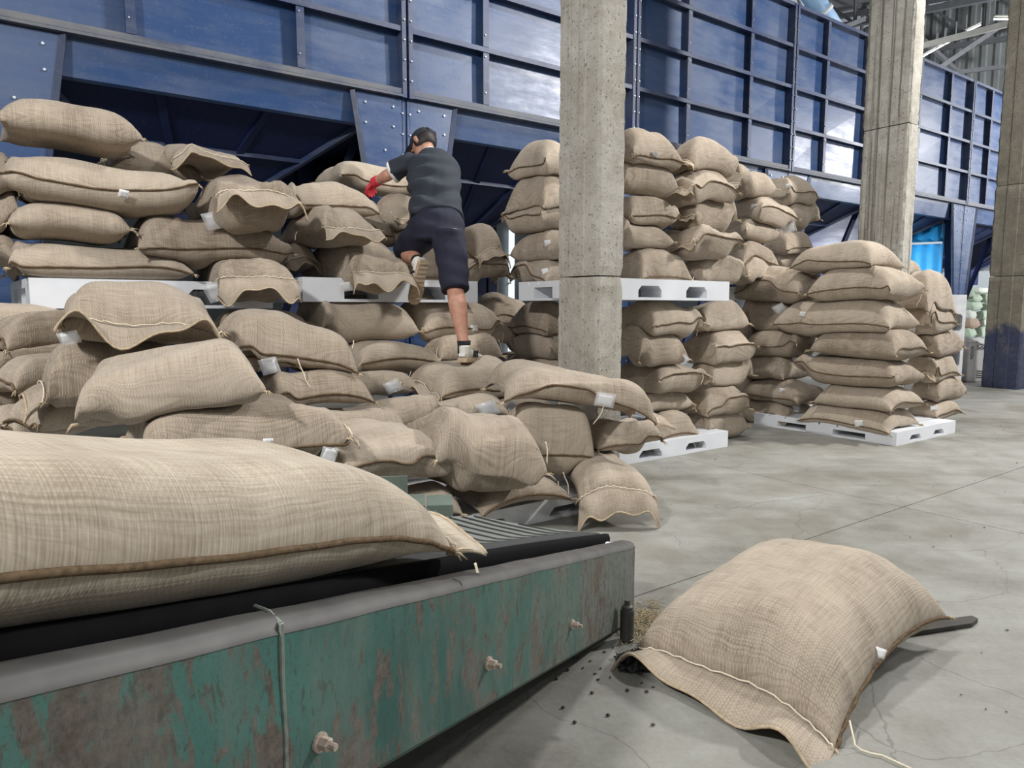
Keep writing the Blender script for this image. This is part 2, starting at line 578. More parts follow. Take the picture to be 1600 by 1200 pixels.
roof = empty('ceiling', uv(16, 8, 8.6), kind='structure', label='dusty corrugated roof on steel trusses')
V, Fc = [], []
us = np.arange(9.0, WU + 0.4, 0.11)
for i, uu in enumerate(us):
    dz = 0.045 if i % 4 in (0, 1) else 0.0
    for j, vv in enumerate((-6.0, 22.0)):
        V.append(uv(uu, vv, roof_z(uu, vv) + dz))
    if i:
        Fc.append((2 * i - 2, 2 * i - 1, 2 * i + 1, 2 * i))
mesh_obj('roof_sheet', V, Fc, M['roof'], roof, uv(16, 8, 8.6))
for vv in np.arange(-5, 22, 1.9):
    MB().bar(uv(9, vv, roof_z(9, vv) - 0.12), uv(WU, vv, roof_z(WU, vv) - 0.12), 0.08, 0.16).build('purlin', M['truss'], roof, uv(16, 8, 8.6))
for uu in (11.0, 14.6, 18.2, 21.6):
    mb = MB()
    b0, b1 = -5.0, 21.0
    mb.bar(uv(uu, b0, roof_z(uu, b0) - 0.3), uv(uu, b1, roof_z(uu, b1) - 0.3), 0.13)
    mb.bar(uv(uu, b0, roof_z(uu, b0) - 1.25), uv(uu, b1, roof_z(uu, b1) - 1.9), 0.13)
    k = 0
    vv = b0
    while vv < b1 - 1:
        lo0 = roof_z(uu, vv) - 1.25 - 0.65 * (vv - b0) / (b1 - b0)
        v2 = vv + 1.7
        lo2 = roof_z(uu, v2) - 1.25 - 0.65 * (v2 - b0) / (b1 - b0)
        mb.bar(uv(uu, vv, lo0), uv(uu, v2, roof_z(uu, v2) - 0.3), 0.07)
        mb.bar(uv(uu, v2, lo2), uv(uu, v2, roof_z(uu, v2) - 0.3), 0.07)
        vv = v2
    mb.build('truss', M['truss'], roof, uv(16, 8, 8.6))
for (a, b) in (((1428, 75, 15), (1600, 31, 12.5)), ((1250, 70, 16), (1350, 30, 17)), ((1300, 30, 15), (1345, 95, 16)), ((1480, 115, 19), (1572, 104, 19)), ((1440, 60, 18), (1510, 125, 19)), ((1450, 118, 17), (1565, 40, 17))):
    pa, pb = on_y(*a), on_y(*b)
    MB().bar(pa, pb, 0.08, 0.10).build('tie_beam', M['truss_light' if a[0] == 1428 else 'truss'], roof, uv(16, 8, 8.6))

# light tubes on the roof
for i, (a, b) in enumerate((((1436, 92, 17.6), (1462, 77, 17.0)), ((1464, 76, 16.9), (1475, 70, 16.7)), ((1477, 69, 16.6), (1493, 60, 16.3)), ((1509, 50, 16.0), (1532, 39, 15.6)), ((1553, 30, 13.0), (1583, 30, 13.0)))):
    pa, pb = on_y(*a), on_y(*b)
    root = empty('tube_light', pa, label=['glowing tube light in a row under the roof, lowest and farthest', 'short glowing tube light, second from the low end of the row', 'glowing tube light, third from the low end of the row', 'glowing tube light, highest of the slanting row', 'level glowing tube light beside the far column top'][i], cat='light', group='tube lights under the roof')
    MB().cyl(pa, pb, 0.014, 8).build('tube', M['tube'], root, pa)
    up = np.array([0, 0, 0.05])
    MB().bar(pa + up, pb + up, 0.04, 0.02).build('batten', M['truss_light'], root, pa)
    MB().bar(pa + up, pa + up * 7, 0.02).build('hanger', M['truss'], root, pa)
    MB().bar(pb + up, pb + up * 7, 0.02).build('hanger', M['truss'], root, pa)

# back side of the bins: rear wall, a blue tarpaulin and a bright doorway gap
MB().ubox(-6, WU, 11.8, 12.05, 0, 4.2).build('wall_back', M['cladding'], kind='structure', label='grey rear wall seen below the bins')
mb = MB()
n = 22
for i in range(n):
    vv = 5.74 + 0.9 * i / (n - 1)
    for zz in (1.0, 1.5, 2.0, 2.5):
        mb.v.append(uv(13.34 + 0.02 * sin(i * 1.3) + 0.01 * sin(zz * 3 + i), vv, zz))
for i in range(n - 1):
    for j in range(3):
        a = i * 4 + j
        mb.f.append((a, a + 4, a + 5, a + 1))
to2 = uv(13.34, 6.2, 1.0)
tp = mb.build('tarpaulin', M['tarp'], origin=to2, smooth=True, label='bright blue sunlit sheet seen under the bins beside the middle column', cat='tarpaulin')
md = tp.modifiers.new('thick', 'SOLIDIFY'); md.thickness = 0.004
MB().bar(uv(13.3, 5.74, 2.17), uv(13.3, 6.64, 2.2), 0.035).build('tarpaulin_rope', M['white_wall'], tp, to2)
for vv in (5.78, 6.6):
    MB().bar(uv(13.38, vv, 0), uv(13.38, vv, 2.5), 0.04).build('tarpaulin_pole', M['truss'], tp, to2)
pa, pb = on_plane(795, 452, ('v', 11.7)), on_plane(804, 452, ('v', 11.7))
dw = MB()
dw.hexa([tuple(pa * (1, 1, 0)), tuple(pb * (1, 1, 0)), tuple(pb * (1, 1, 0) + np.array([-.02, .03, 0])), tuple(pa * (1, 1, 0) + np.array([-.02, .03, 0]))] + [tuple(q * (1, 1, 0) + np.array([0, 0, 2.6])) for q in (pa, pb, pb, pa)])
dw.build('window_1', M['daylight'], kind='structure', label='narrow bright daylight gap in the rear wall')


# ------------------------------------------------------------------ concrete columns
def column(near, a, b, mat, joints, label, seed, ztop=9.3):
    """near: nearest corner (x, y); a: size along v, b: size along u"""
    r = rng(seed)
    root = empty('column', (near[0], near[1], 0), kind='structure', label=label)
    z = -0.02
    for zi, zt in enumerate(joints + [ztop]):
        # one cast lift: rounded, slightly rough arrises, fine vertical steps
        zs = np.linspace(z + 0.004, zt - 0.004, max(6, int((zt - z) / 0.05)))
        V, Fc = [], []
        c = 0.018
        loop = [(c, 0), (b * 0.5, 0), (b - c, 0), (b, c), (b, a * 0.5), (b, a - c), (b - c, a), (b * 0.5, a), (c, a), (0, a - c), (0, a * 0.68), (-0.004, a * 0.66), (-0.004, a * 0.34), (0, a * 0.32), (0, c)]
        m = len(loop)
        off = r.uniform(-0.003, 0.003, 2)
        for k, zz in enumerate(zs):
            edge = 0.006 if k in (0, len(zs) - 1) else 0.0
            for (lu, lv) in loop:
                j = r.uniform(-0.004, 0.004, 2) if (lu < c * 1.1 or lu > b - c * 1.1) and (lv < c * 1.1 or lv > a - c * 1.1) else (0, 0)
                uu = lu + j[0] + off[0] + (edge if lu < b / 2 else -edge)
                vv = lv + j[1] + off[1] + (edge if lv < a / 2 else -edge)
                V.append((near[0] + uu * UX - vv * UY, near[1] + uu * UY + vv * UX, zz))
        for k in range(len(zs) - 1):
            for q in range(m):
                A, B = k * m + q, k * m + (q + 1) % m
                Fc.append((A, B, B + m, A + m))
        Fc.append(tuple(range(m - 1, -1, -1)))
        Fc.append(tuple((len(zs) - 1) * m + q for q in range(m)))
        mesh_obj('cast_lift', V, Fc, mat, root, (near[0], near[1], 0))
        z = zt
    return root


column((0.502, 4.15), 0.375, 0.215, M['column'], [1.235, 2.98], 'square concrete column in the middle, between sack stacks', 1, 7.5)
column((3.665, 6.72), 0.44, 0.20, M['column_streaked'], [2.75, 5.2], 'concrete column with dark vertical streaks behind the right sack stack', 2, 9.6)
column((6.47, 8.95), 0.42, 0.30, M['column_blue'], [1.45, 2.6, 5.0], 'concrete column with blue paint on its base at the right edge', 3, 9.6)

# ------------------------------------------------------------------ blue bins
VB = 5.6
ZR, ZT = 2.86, 4.86
SE = [-3.0, -0.07, 2.867, 5.55, 8.385, 10.98, 13.58, 16.2, 18.8]
borg = uv(7, VB, 0)
grain_bin = empty('grain_bin', borg, label='long blue bolted steel bin on legs with sloping hopper bottoms', cat='bin')


def bb(mb, name, mat, **k):
    return mb.build(name, mat, grain_bin, borg, **k)


rows = [ZR + (ZT - ZR) * i / 4 for i in range(5)]
bolts = MB()


def bolt(u, v, z, r=0.011):
    a = uv(u, v, z)
    b = uv(u, v - 0.012, z)
    bolts.tube([a, b], [r, r * 0.75], 6)


for si in range(len(SE) - 1):
    u0, u1 = SE[si], SE[si + 1]
    ribs = [u0 + 0.045, u0 + 0.305 * (u1 - u0), u0 + 0.70 * (u1 - u0), u1 - 0.045]
    for r_ in range(4):
        for c_ in range(3):
            r0 = rng(si * 50 + r_ * 7 + c_)
            t0, t1 = r0.uniform(-0.006, 0.006, 2)
            p = [uv(ribs[c_], VB + t0, rows[r_]), uv(ribs[c_ + 1], VB + t1, rows[r_]), uv(ribs[c_ + 1], VB + 0.02, rows[r_]), uv(ribs[c_], VB + 0.02, rows[r_]),
                 uv(ribs[c_], VB + t1, rows[r_ + 1]), uv(ribs[c_ + 1], VB + t0, rows[r_ + 1]), uv(ribs[c_ + 1], VB + 0.02, rows[r_ + 1]), uv(ribs[c_], VB + 0.02, rows[r_ + 1])]
            bb(MB().hexa(p), 'panel', M['blue'])
    for rb in ribs[1:3]:
        for r_ in range(4):
            mb = MB().ubox(rb - 0.012, rb + 0.012, VB - 0.075, VB, rows[r_] + 0.02, rows[r_ + 1] - 0.02)
            mb.ubox(rb - 0.05, rb + 0.012, VB - 0.08, VB - 0.07, rows[r_] + 0.02, rows[r_ + 1] - 0.02)
            bb(mb, 'rib', M['blue_frame'])
            for zz in (0.12, 0.43):
                bolt(rb - 0.03, VB - 0.08, rows[r_] + zz, 0.008)
    for r_ in range(5):
        mb = MB().ubox(u0 + 0.05, u1 - 0.05, VB - 0.085, VB - 0.0, rows[r_] - 0.012, rows[r_] + 0.012)
        mb.ubox(u0 + 0.05, u1 - 0.05, VB - 0.09, VB - 0.08, rows[r_] - 0.03, rows[r_] + 0.012)
        if r_ == 0:
            mb.ubox(u0 + 0.05, u1 - 0.05, VB - 0.10, VB - 0.0, rows[r_] - 0.055, rows[r_] - 0.035)
        bb(mb, 'rail', M['rail' if r_ == 0 else 'blue_frame'])
    # bent skirt plate below the rail
    mb = MB()
    pr = [(VB - 0.02, ZR - 0.05), (VB - 0.015, ZR - 0.10), (VB + 0.02, ZR - 0.30), (VB + 0.05, ZR - 0.315), (VB + 0.05, ZR - 0.05)]
    A = [uv(u0 + 0.05, v_, z_) for v_, z_ in pr]
    B = [uv(u1 - 0.05, v_, z_) for v_, z_ in pr]
    mb.add(A + B, [tuple(range(4, -1, -1)), tuple(range(5, 10))] + [(i, (i + 1) % 5, 5 + (i + 1) % 5, 5 + i) for i in range(5)])
    bb(mb, 'skirt_plate', M['blue'])
    # hopper: four sloping plates to an outlet
    um, vm = (u0 + u1) / 2, VB + 1.45
    zt_, zb_ = ZR - 0.25, 1.90
    T = [(u0 + 0.30, VB + 0.06), (u1 - 0.30, VB + 0.06), (u1 - 0.30, VB + 2.85), (u0 + 0.30, VB + 2.85)]
    Bq = [(um - 0.22, vm - 0.22), (um + 0.22, vm - 0.22), (um + 0.22, vm + 0.22), (um - 0.22, vm + 0.22)]
    for k in range(4):
        a, b = T[k], T[(k + 1) % 4]
        c, d = Bq[(k + 1) % 4], Bq[k]
        P = [uv(*a, zt_), uv(*b, zt_), uv(*c, zb_), uv(*d, zb_)]
        q = [tuple(np.array(p_) + np.array([0, 0, 0.01])) for p_ in P]
        bb(MB().add(P + q, [(0, 1, 2, 3), (7, 6, 5, 4), (0, 4, 5, 1), (1, 5, 6, 2), (2, 6, 7, 3), (3, 7, 4, 0)]), 'hopper_plate', M['blue_shaded'])
        # bolted corner flange
        mb = MB().bar(uv(*b, zt_ - 0.01), uv(*c, zb_ - 0.01), 0.05, 0.05)
        bb(mb, 'corner_flange', M['blue_frame'])
        if k in (0,):
            for f in np.linspace(0.04, 0.96, 15):
                pp = np.array(uv(*b, zt_)) * (1 - f) + np.array(uv(*c, zb_)) * f
                n_ = np.array(uv(0.2, -1, -0.3)) * 0.028
                bolts.tube([pp + n_, pp + n_ * 1.5], [0.009, 0.007], 6)
    # stiffeners on the front hopper plate
    def onp(f, s):
        top = np.array(uv(T[0][0] + (T[1][0] - T[0][0]) * s, VB + 0.055, zt_))
        bot = np.array(uv(Bq[0][0] + (Bq[1][0] - Bq[0][0]) * s, vm - 0.225, zb_))
        return top * (1 - f) + bot * f
    for s_ in (0.32, 0.66):
        bb(MB().bar(onp(0, s_), onp(0.95, s_), 0.06, 0.03), 'stiffener', M['blue_shaded'])
    bb(MB().bar(onp(0.42, 0.0), onp(0.42, 1.0), 0.02, 0.05), 'stiffener', M['blue_frame'])
    bb(MB().ubox(um - 0.2, um + 0.2, vm - 0.2, vm + 0.2, 1.55, zb_ + 0.02), 'outlet_chute', M['blue_shaded'])
    # top edge + tie plates
    bb(MB().ubox(u0, u1, VB - 0.06, VB + 0.05, ZT - 0.01, ZT + 0.03), 'top_angle', M['blue_frame'])
    # inner floor closing the bin
    bb(MB().ubox(u0 + 0.02, u1 - 0.02, VB + 0.05, VB + 2.9, ZR - 0.05, ZR - 0.03), 'bin_floor', M['blue_shaded'])

for si, us_ in enumerate(SE):
    # seam: two bolted flanges with a dark slot between
    for sgn in (-1, 1):
        a, b = (us_ - 0.05, us_ - 0.012) if sgn < 0 else (us_ + 0.012, us_ + 0.05)
        bb(MB().ubox(a, b, VB - 0.10, VB, ZR - 0.06, ZT), 'flange', M['blue_frame'])
        for zz in np.arange(ZR + 0.08, ZT, 0.16):
            bolt((a + b) / 2, VB - 0.10, zz, 0.009)
        # tapering leg plate
        wt, wm, wb2 = 0.47, 0.30, 0.17
        s0 = us_ + sgn * 0.012
        prof_ = [(ZR - 0.06, wt), (ZR - 0.62, wt * 0.82), (1.3, wm * 0.8), (0.0, wb2)]
        mb = MB()
        for j in range(3):
            (z1, w1), (z0, w0) = prof_[j], prof_[j + 1]
            mb.hexa([uv(s0, VB - 0.05, z0), uv(s0 + sgn * w0, VB - 0.05, z0), uv(s0 + sgn * w0, VB - 0.035, z0), uv(s0, VB - 0.035, z0),
                     uv(s0, VB - 0.05, z1), uv(s0 + sgn * w1, VB - 0.05, z1), uv(s0 + sgn * w1, VB - 0.035, z1), uv(s0, VB - 0.035, z1)])
        bb(mb, 'leg_plate', M['blue'])
        # folded free edge of the leg plate and its web running back
        e = [uv(s0 + sgn * w_, VB - 0.06, z_) for z_, w_ in prof_]
        mb = MB()
        for j in range(3):
            mb.bar(e[j], e[j + 1], 0.012, 0.04)
        bb(mb, 'leg_edge', M['blue_frame'])
        mb = MB()
        for j in range(3):
            (z1, w1), (z0, w0) = prof_[j], prof_[j + 1]
            dp1, dp0 = (0.26, 0.22, 0.16, 0.12)[j], (0.26, 0.22, 0.16, 0.12)[j + 1]
            mb.hexa([uv(us_ + sgn * 0.03, VB - 0.05, z0), uv(us_ + sgn * 0.04, VB - 0.05, z0), uv(us_ + sgn * 0.04, VB + dp0, z0), uv(us_ + sgn * 0.03, VB + dp0, z0),
                     uv(us_ + sgn * 0.03, VB - 0.05, z1), uv(us_ + sgn * 0.04, VB - 0.05, z1), uv(us_ + sgn * 0.04, VB + dp1, z1), uv(us_ + sgn * 0.03, VB + dp1, z1)])
        bb(mb, 'leg_web', M['blue'])
        # rear leg
        bb(MB().ubox(us_ + sgn * 0.02, us_ + sgn * 0.16, VB + 2.75, VB + 2.87, 0, ZR), 'rear_leg', M['blue_shaded'])
        for zz in np.arange(0.3, ZR - 0.1, 0.17):
            bolt(us_ + sgn * 0.035, VB - 0.05, zz, 0.010)
        for zz in (ZR - 0.14, ZR - 0.30):
            for du in (0.12, 0.37):
                bolt(us_ + sgn * du, VB - 0.05, zz, 0.012)
        for zz in (ZR - 0.5, ZR - 0.7, ZR - 0.9):
            bolt(us_ + sgn * 0.2, VB - 0.05, zz, 0.012)
    bb(MB().ubox(us_ - 0.012, us_ + 0.012, VB - 0.04, VB + 0.02, 0, ZT), 'seam_strip', M['blue_shaded'])
    # rear diagonal brace
    if si < len(SE) - 1:
        bb(MB().bar(uv(us_ + 2.75, VB + 0.5, ZR - 0.25), uv(us_ + 1.75, VB + 0.9, 0.1), 0.06), 'brace', M['blue_shaded'])
bb(bolts, 'bolts', M['bolt'], kind='stuff')
bb(MB().ubox(SE[0], SE[-1], VB + 2.87, VB + 2.93, ZR - 0.3, ZT), 'rear_sheet', M['blue_shaded'])
# pale blue pipe slanting into the bin top, and a white hood beside it
pa, pb = on_y(1238, -50, 11.4), on_y(1312, 62, 11.6)
mb = MB().tube([pa, pb], 0.155, 20, cap=True)
pipe = mb.build('filling_pipe', M['pale_blue'], origin=pb, smooth=True, label='pale blue pipe slanting down behind the top edge of the blue bins', cat='pipe')
for f_ in (0.2, 0.62):
    q = pa * (1 - f_) + pb * f_
    d_ = (pb - pa) / np.linalg.norm(pb - pa)
    MB().tube([q - d_ * 0.03, q + d_ * 0.03], 0.175, 20).build('pipe_collar', M['white_wall'], pipe, pb, True)
pa = on_y(1196, -16, 11.0)
q = [on_y(1150, -40, 11.0), on_y(1238, -30, 11.0), on_y(1252, 30, 11.2), on_y(1190, 22, 11.2)]
MB().add(q + [p_ + np.array([-0.1, 0.5, 0.05]) for p_ in q], [(3, 2, 1, 0), (4, 5, 6, 7), (0, 1, 5, 4), (1, 2, 6, 5), (2, 3, 7, 6), (3, 0, 4, 7)]).build('filling_hood', M['white_wall'], origin=q[2], label='white sheet metal hood behind the top edge of the blue bins', cat='hood')


# ------------------------------------------------------------------ pallets
def pallet(u0, v0, z0, su, sv, label, mat='pallet', group='white plastic pallets', world=None, H=0.12):
    """near-left corner (u0, v0); su along u, sv along v"""
    W = world or (lambda a, b, c: uv(u0 + a, v0 + b, z0 + c))
    org = W(0, 0, 0)
    root = empty('pallet', org, label=label, cat='pallet', group=group)

    def bx(mb, a0, a1, b0, b1, c0, c1):
        mb.hexa([W(a0, b0, c0), W(a1, b0, c0), W(a1, b1, c0), W(a0, b1, c0), W(a0, b0, c1), W(a1, b0, c1), W(a1, b1, c1), W(a0, b1, c1)])
        return mb
    n = 8
    for i in range(n):
        b0 = sv * i / n
        bx(MB(), 0, su, b0 + (0.008 if i else 0), b0 + sv / n - (0.008 if i < n - 1 else 0), H - 0.022, H).build('slat', M[mat], root, org)
    mb = MB()
    for a0 in (0, su - 0.03):
        bx(mb, a0, a0 + 0.03, 0.03, sv - 0.03, H - 0.045, H - 0.022)
    for b0 in (0, sv - 0.03):
        bx(mb, 0, su, b0, b0 + 0.03, H - 0.045, H - 0.022)
    mb.build('deck_rim', M[mat], root, org)
    bw, bd = 0.21 * su, 0.19 * sv
    for a in (0, (su - bw) / 2, su - bw):
        for b in (0, (sv - bd) / 2, sv - bd):
            mb = MB()
            bx(mb, a, a + bw, b, b + bd, 0.018, H - 0.045)
            # flared corners round the fork openings
            for sa, aa in ((-1, a), (1, a + bw)):
                if 0.01 < aa < su - 0.01:
                    for (bq0, bq1) in ((b, b + bd),):
                        mb.add([W(aa, bq0, H - 0.075), W(aa + sa * 0.03, bq0, H - 0.045), W(aa, bq0, H - 0.045), W(aa, bq1, H - 0.075), W(aa + sa * 0.03, bq1, H - 0.045), W(aa, bq1, H - 0.045)],
                               [(0, 1, 2), (5, 4, 3), (0, 3, 4, 1), (1, 4, 5, 2), (2, 5, 3, 0)])
            mb.build('block', M[mat], root, org)
    for b in (0, (sv - bd) / 2, sv - bd):
        bx(MB(), 0, su, b, b + bd, 0, 0.018).build('runner', M[mat], root, org)
    for a in (0, su - bw):
        bx(MB(), a, a + bw, bd, sv - bd, 0, 0.016).build('runner', M[mat], root, org)
    return root


# ------------------------------------------------------------------ jute sacks
HX0, HY0, HRES = -4.6, 1.0, 0.02
HN = (500, 400)
HM = np.zeros(HN)          # height of whatever lies lower, seen from above


def hm_rect(pts, z):
    """raise the height map inside a convex quad"""
    xs = HX0 + HRES * np.arange(HN[0])[:, None]
    ys = HY0 + HRES * np.arange(HN[1])[None, :]
    ins = np.ones(HN, bool)
    for i in range(len(pts)):
        a, b = pts[i], pts[(i + 1) % len(pts)]
        ins &= ((b[0] - a[0]) * (ys - a[1]) - (b[1] - a[1]) * (xs - a[0])) > 0
    HM[ins] = np.maximum(HM[ins], z)


def hm_get(X, Y):
    i = np.clip(((X - HX0) / HRES).astype(int), 0, HN[0] - 1)
    j = np.clip(((Y - HY0) / HRES).astype(int), 0, HN[1] - 1)
    return HM[i, j]


def up2(A):
    n, m = A.shape
    B = np.zeros((2 * n - 1, 2 * m - 1))
    B[::2, ::2] = A
    B[1::2, ::2] = (A[1:] + A[:-1]) / 2
    B[:, 1::2] = (B[:, :-1:2] + B[:, 2::2]) / 2
    return B


def hm_put(X, Y, Z):
    for _ in range(2):
        X, Y, Z = up2(X), up2(Y), up2(Z)
    i = np.clip(((X - HX0) / HRES).astype(int), 0, HN[0] - 1)
    j = np.clip(((Y - HY0) / HRES).astype(int), 0, HN[1] - 1)
    np.maximum.at(HM, (i, j), Z)


def blur(A, W, n=3):
    num, den = A * W, W.copy()
    for _ in range(n):
        for ax in (0, 1):
            for q in (0, 1):
                pass
            num = (np.roll(num, 1, ax) + num + np.roll(num, -1, ax)) / 3
            den = (np.roll(den, 1, ax) + den + np.roll(den, -1, ax)) / 3
    return num / np.maximum(den, 1e-3)


def lump(x, y, r, octs=((1.3, .5), (2.6, .3), (5.1, .2))):
    out = 0 * x
    for f, a in octs:
        for _ in range(3):
            th = r.uniform(0, 2 * pi)
            out = out + a * np.sin(f * (x * cos(th) + y * sin(th)) * 2 + r.uniform(0, 6.28)) / 3
    return out


YAW = {'u': 35.6, 'v': -54.4}


def sack_arrays(c, yaw, L, Wd, H, tilt, roll, nx, ny, seed, belly=0.55, fill=3.0, drape=True, wrinkle=1.0, sag=0.0, ds=1.0):
    r = rng(seed)
    a = np.linspace(-1, 1, nx)
    b = np.linspace(-1, 1, ny)
    a = np.sign(a) * (1 - (1 - np.abs(a)) ** 1.55)
    b = np.sign(b) * (1 - (1 - np.abs(b)) ** 1.55)
    x, y = np.meshgrid(a, b, indexing='ij')
    pf = np.sqrt(np.clip((1 - np.abs(x) ** (fill + 2.2)) * (1 - np.abs(y) ** (fill + 0.4)), 0, 1))
    lm = lump(x, y, r)
    lb = lump(x, y, r)
    asym = 1 + 0.10 * r.uniform(-1, 1) * x + 0.08 * r.uniform(-1, 1) * y
    ends = np.exp(-(1 - np.abs(x)) / 0.16)
    sides = np.exp(-(1 - np.abs(y)) / 0.20)
    ph = r.uniform(0, 6.28, 6)
    wr = (np.sin(17 * y + ph[0] + 2 * x) + 0.7 * np.sin(29 * y + ph[1])) * ends + 0.6 * (np.sin(21 * x + ph[2] + y) + 0.7 * np.sin(34 * x + ph[3])) * sides
    wr = wr * np.clip(pf * 2.2, 0, 1) * 0.0036 * wrinkle
    mid = 0.010 * np.sin(3.1 * x + ph[4]) + 0.007 * np.sin(5 * y + ph[5]) - 0.05 * (x * x * y * y) ** 2 * r.uniform(0.2, 1) - sag * x * x
    top = mid + H * belly * pf * asym * (1 + 0.16 * lm) + wr
    bot = mid - H * (1 - belly) * pf * (1 + 0.12 * lb) + wr * 0.6
    X = L / 2 * x * (1 - 0.075 * (1 - y * y)) + 0.012 * lump(x, y, r) * L
    Y = Wd / 2 * y * (1 - 0.10 * (1 - x * x)) + 0.012 * lump(x, y, r) * Wd
    R = np.array((Matrix.Rotation(radians(yaw), 3, 'Z') @ Matrix.Rotation(radians(tilt), 3, 'Y') @ Matrix.Rotation(radians(roll), 3, 'X')))
    T = np.stack([X, Y, top], -1) @ R.T + c
    B = np.stack([X, Y, bot], -1) @ R.T + c
    if drape:
        S = hm_get(B[..., 0], B[..., 1])
        d = S - B[..., 2]
        thk = T[..., 2] - B[..., 2]
        ok = (d < 0.02 + 0.42 * np.maximum(thk, 0.4 * H)) & (d > -0.25)
        d = np.clip(d, -0.085, 0.10)
        Wt = ok.astype(float) + 0.05
        lift = blur(np.where(ok, d, 0.0), Wt, 4)
        soft = blur(np.where(ok, d, 0.0), Wt, 9)
        lift, soft = lift * (0.35 + 0.65 * ds), soft * ds
        edge = np.clip((1 - np.maximum(np.abs(x), np.abs(y))) * 3, 0, 1)
        B[..., 2] += lift
        T[..., 2] += soft * 0.8 * edge + lift * (1 - edge)
        S2 = S - 0.006
        pen = ok & (B[..., 2] < S2) & (ds > 0.9)
        B[..., 2] = np.where(pen, S2, B[..., 2])
        T[..., 2] = np.maximum(T[..., 2], B[..., 2] + 0.001)
        # shared border
        for sl in ((0, slice(None)), (-1, slice(None)), (slice(None), 0), (slice(None), -1)):
            T[sl] = np.maximum(T[sl][..., :], B[sl][..., :])
            B[sl] = T[sl]
    elif c[2] < 0.3 and c[1] < 2.5 and c[0] > 0.3:
        # resting straight on the concrete
        B[..., 2] = np.maximum(B[..., 2], 0.003)
        T[..., 2] = np.maximum(T[..., 2], 0.003)
    return T, B, x, y, X, Y


SACKN = [0]


def grid_mesh(T, B):
    nx, ny = T.shape[:2]
    V = np.concatenate([T.reshape(-1, 3), B.reshape(-1, 3)])
    F = []
    N = nx * ny
    def bi(i, j):
        if i in (0, nx - 1) or j in (0, ny - 1):
            return i * ny + j
        return N + i * ny + j
    for i in range(nx - 1):
        for j in range(ny - 1):
            a = i * ny + j
            F.append((a, a + ny, a + ny + 1, a + 1))
            F.append((bi(i, j), bi(i, j + 1), bi(i + 1, j + 1), bi(i + 1, j)))
    # drop the unused bottom border vertices
    used = np.ones(2 * N, bool)
    idx = np.arange(N).reshape(nx, ny)
    br = np.zeros((nx, ny), bool)
    br[0], br[-1], br[:, 0], br[:, -1] = True, True, True, True
    used[N:][br.ravel()] = False
    remap = np.cumsum(used) - 1
    F = [tuple(int(remap[k]) for k in f) for f in F]
    return V[used], F, used


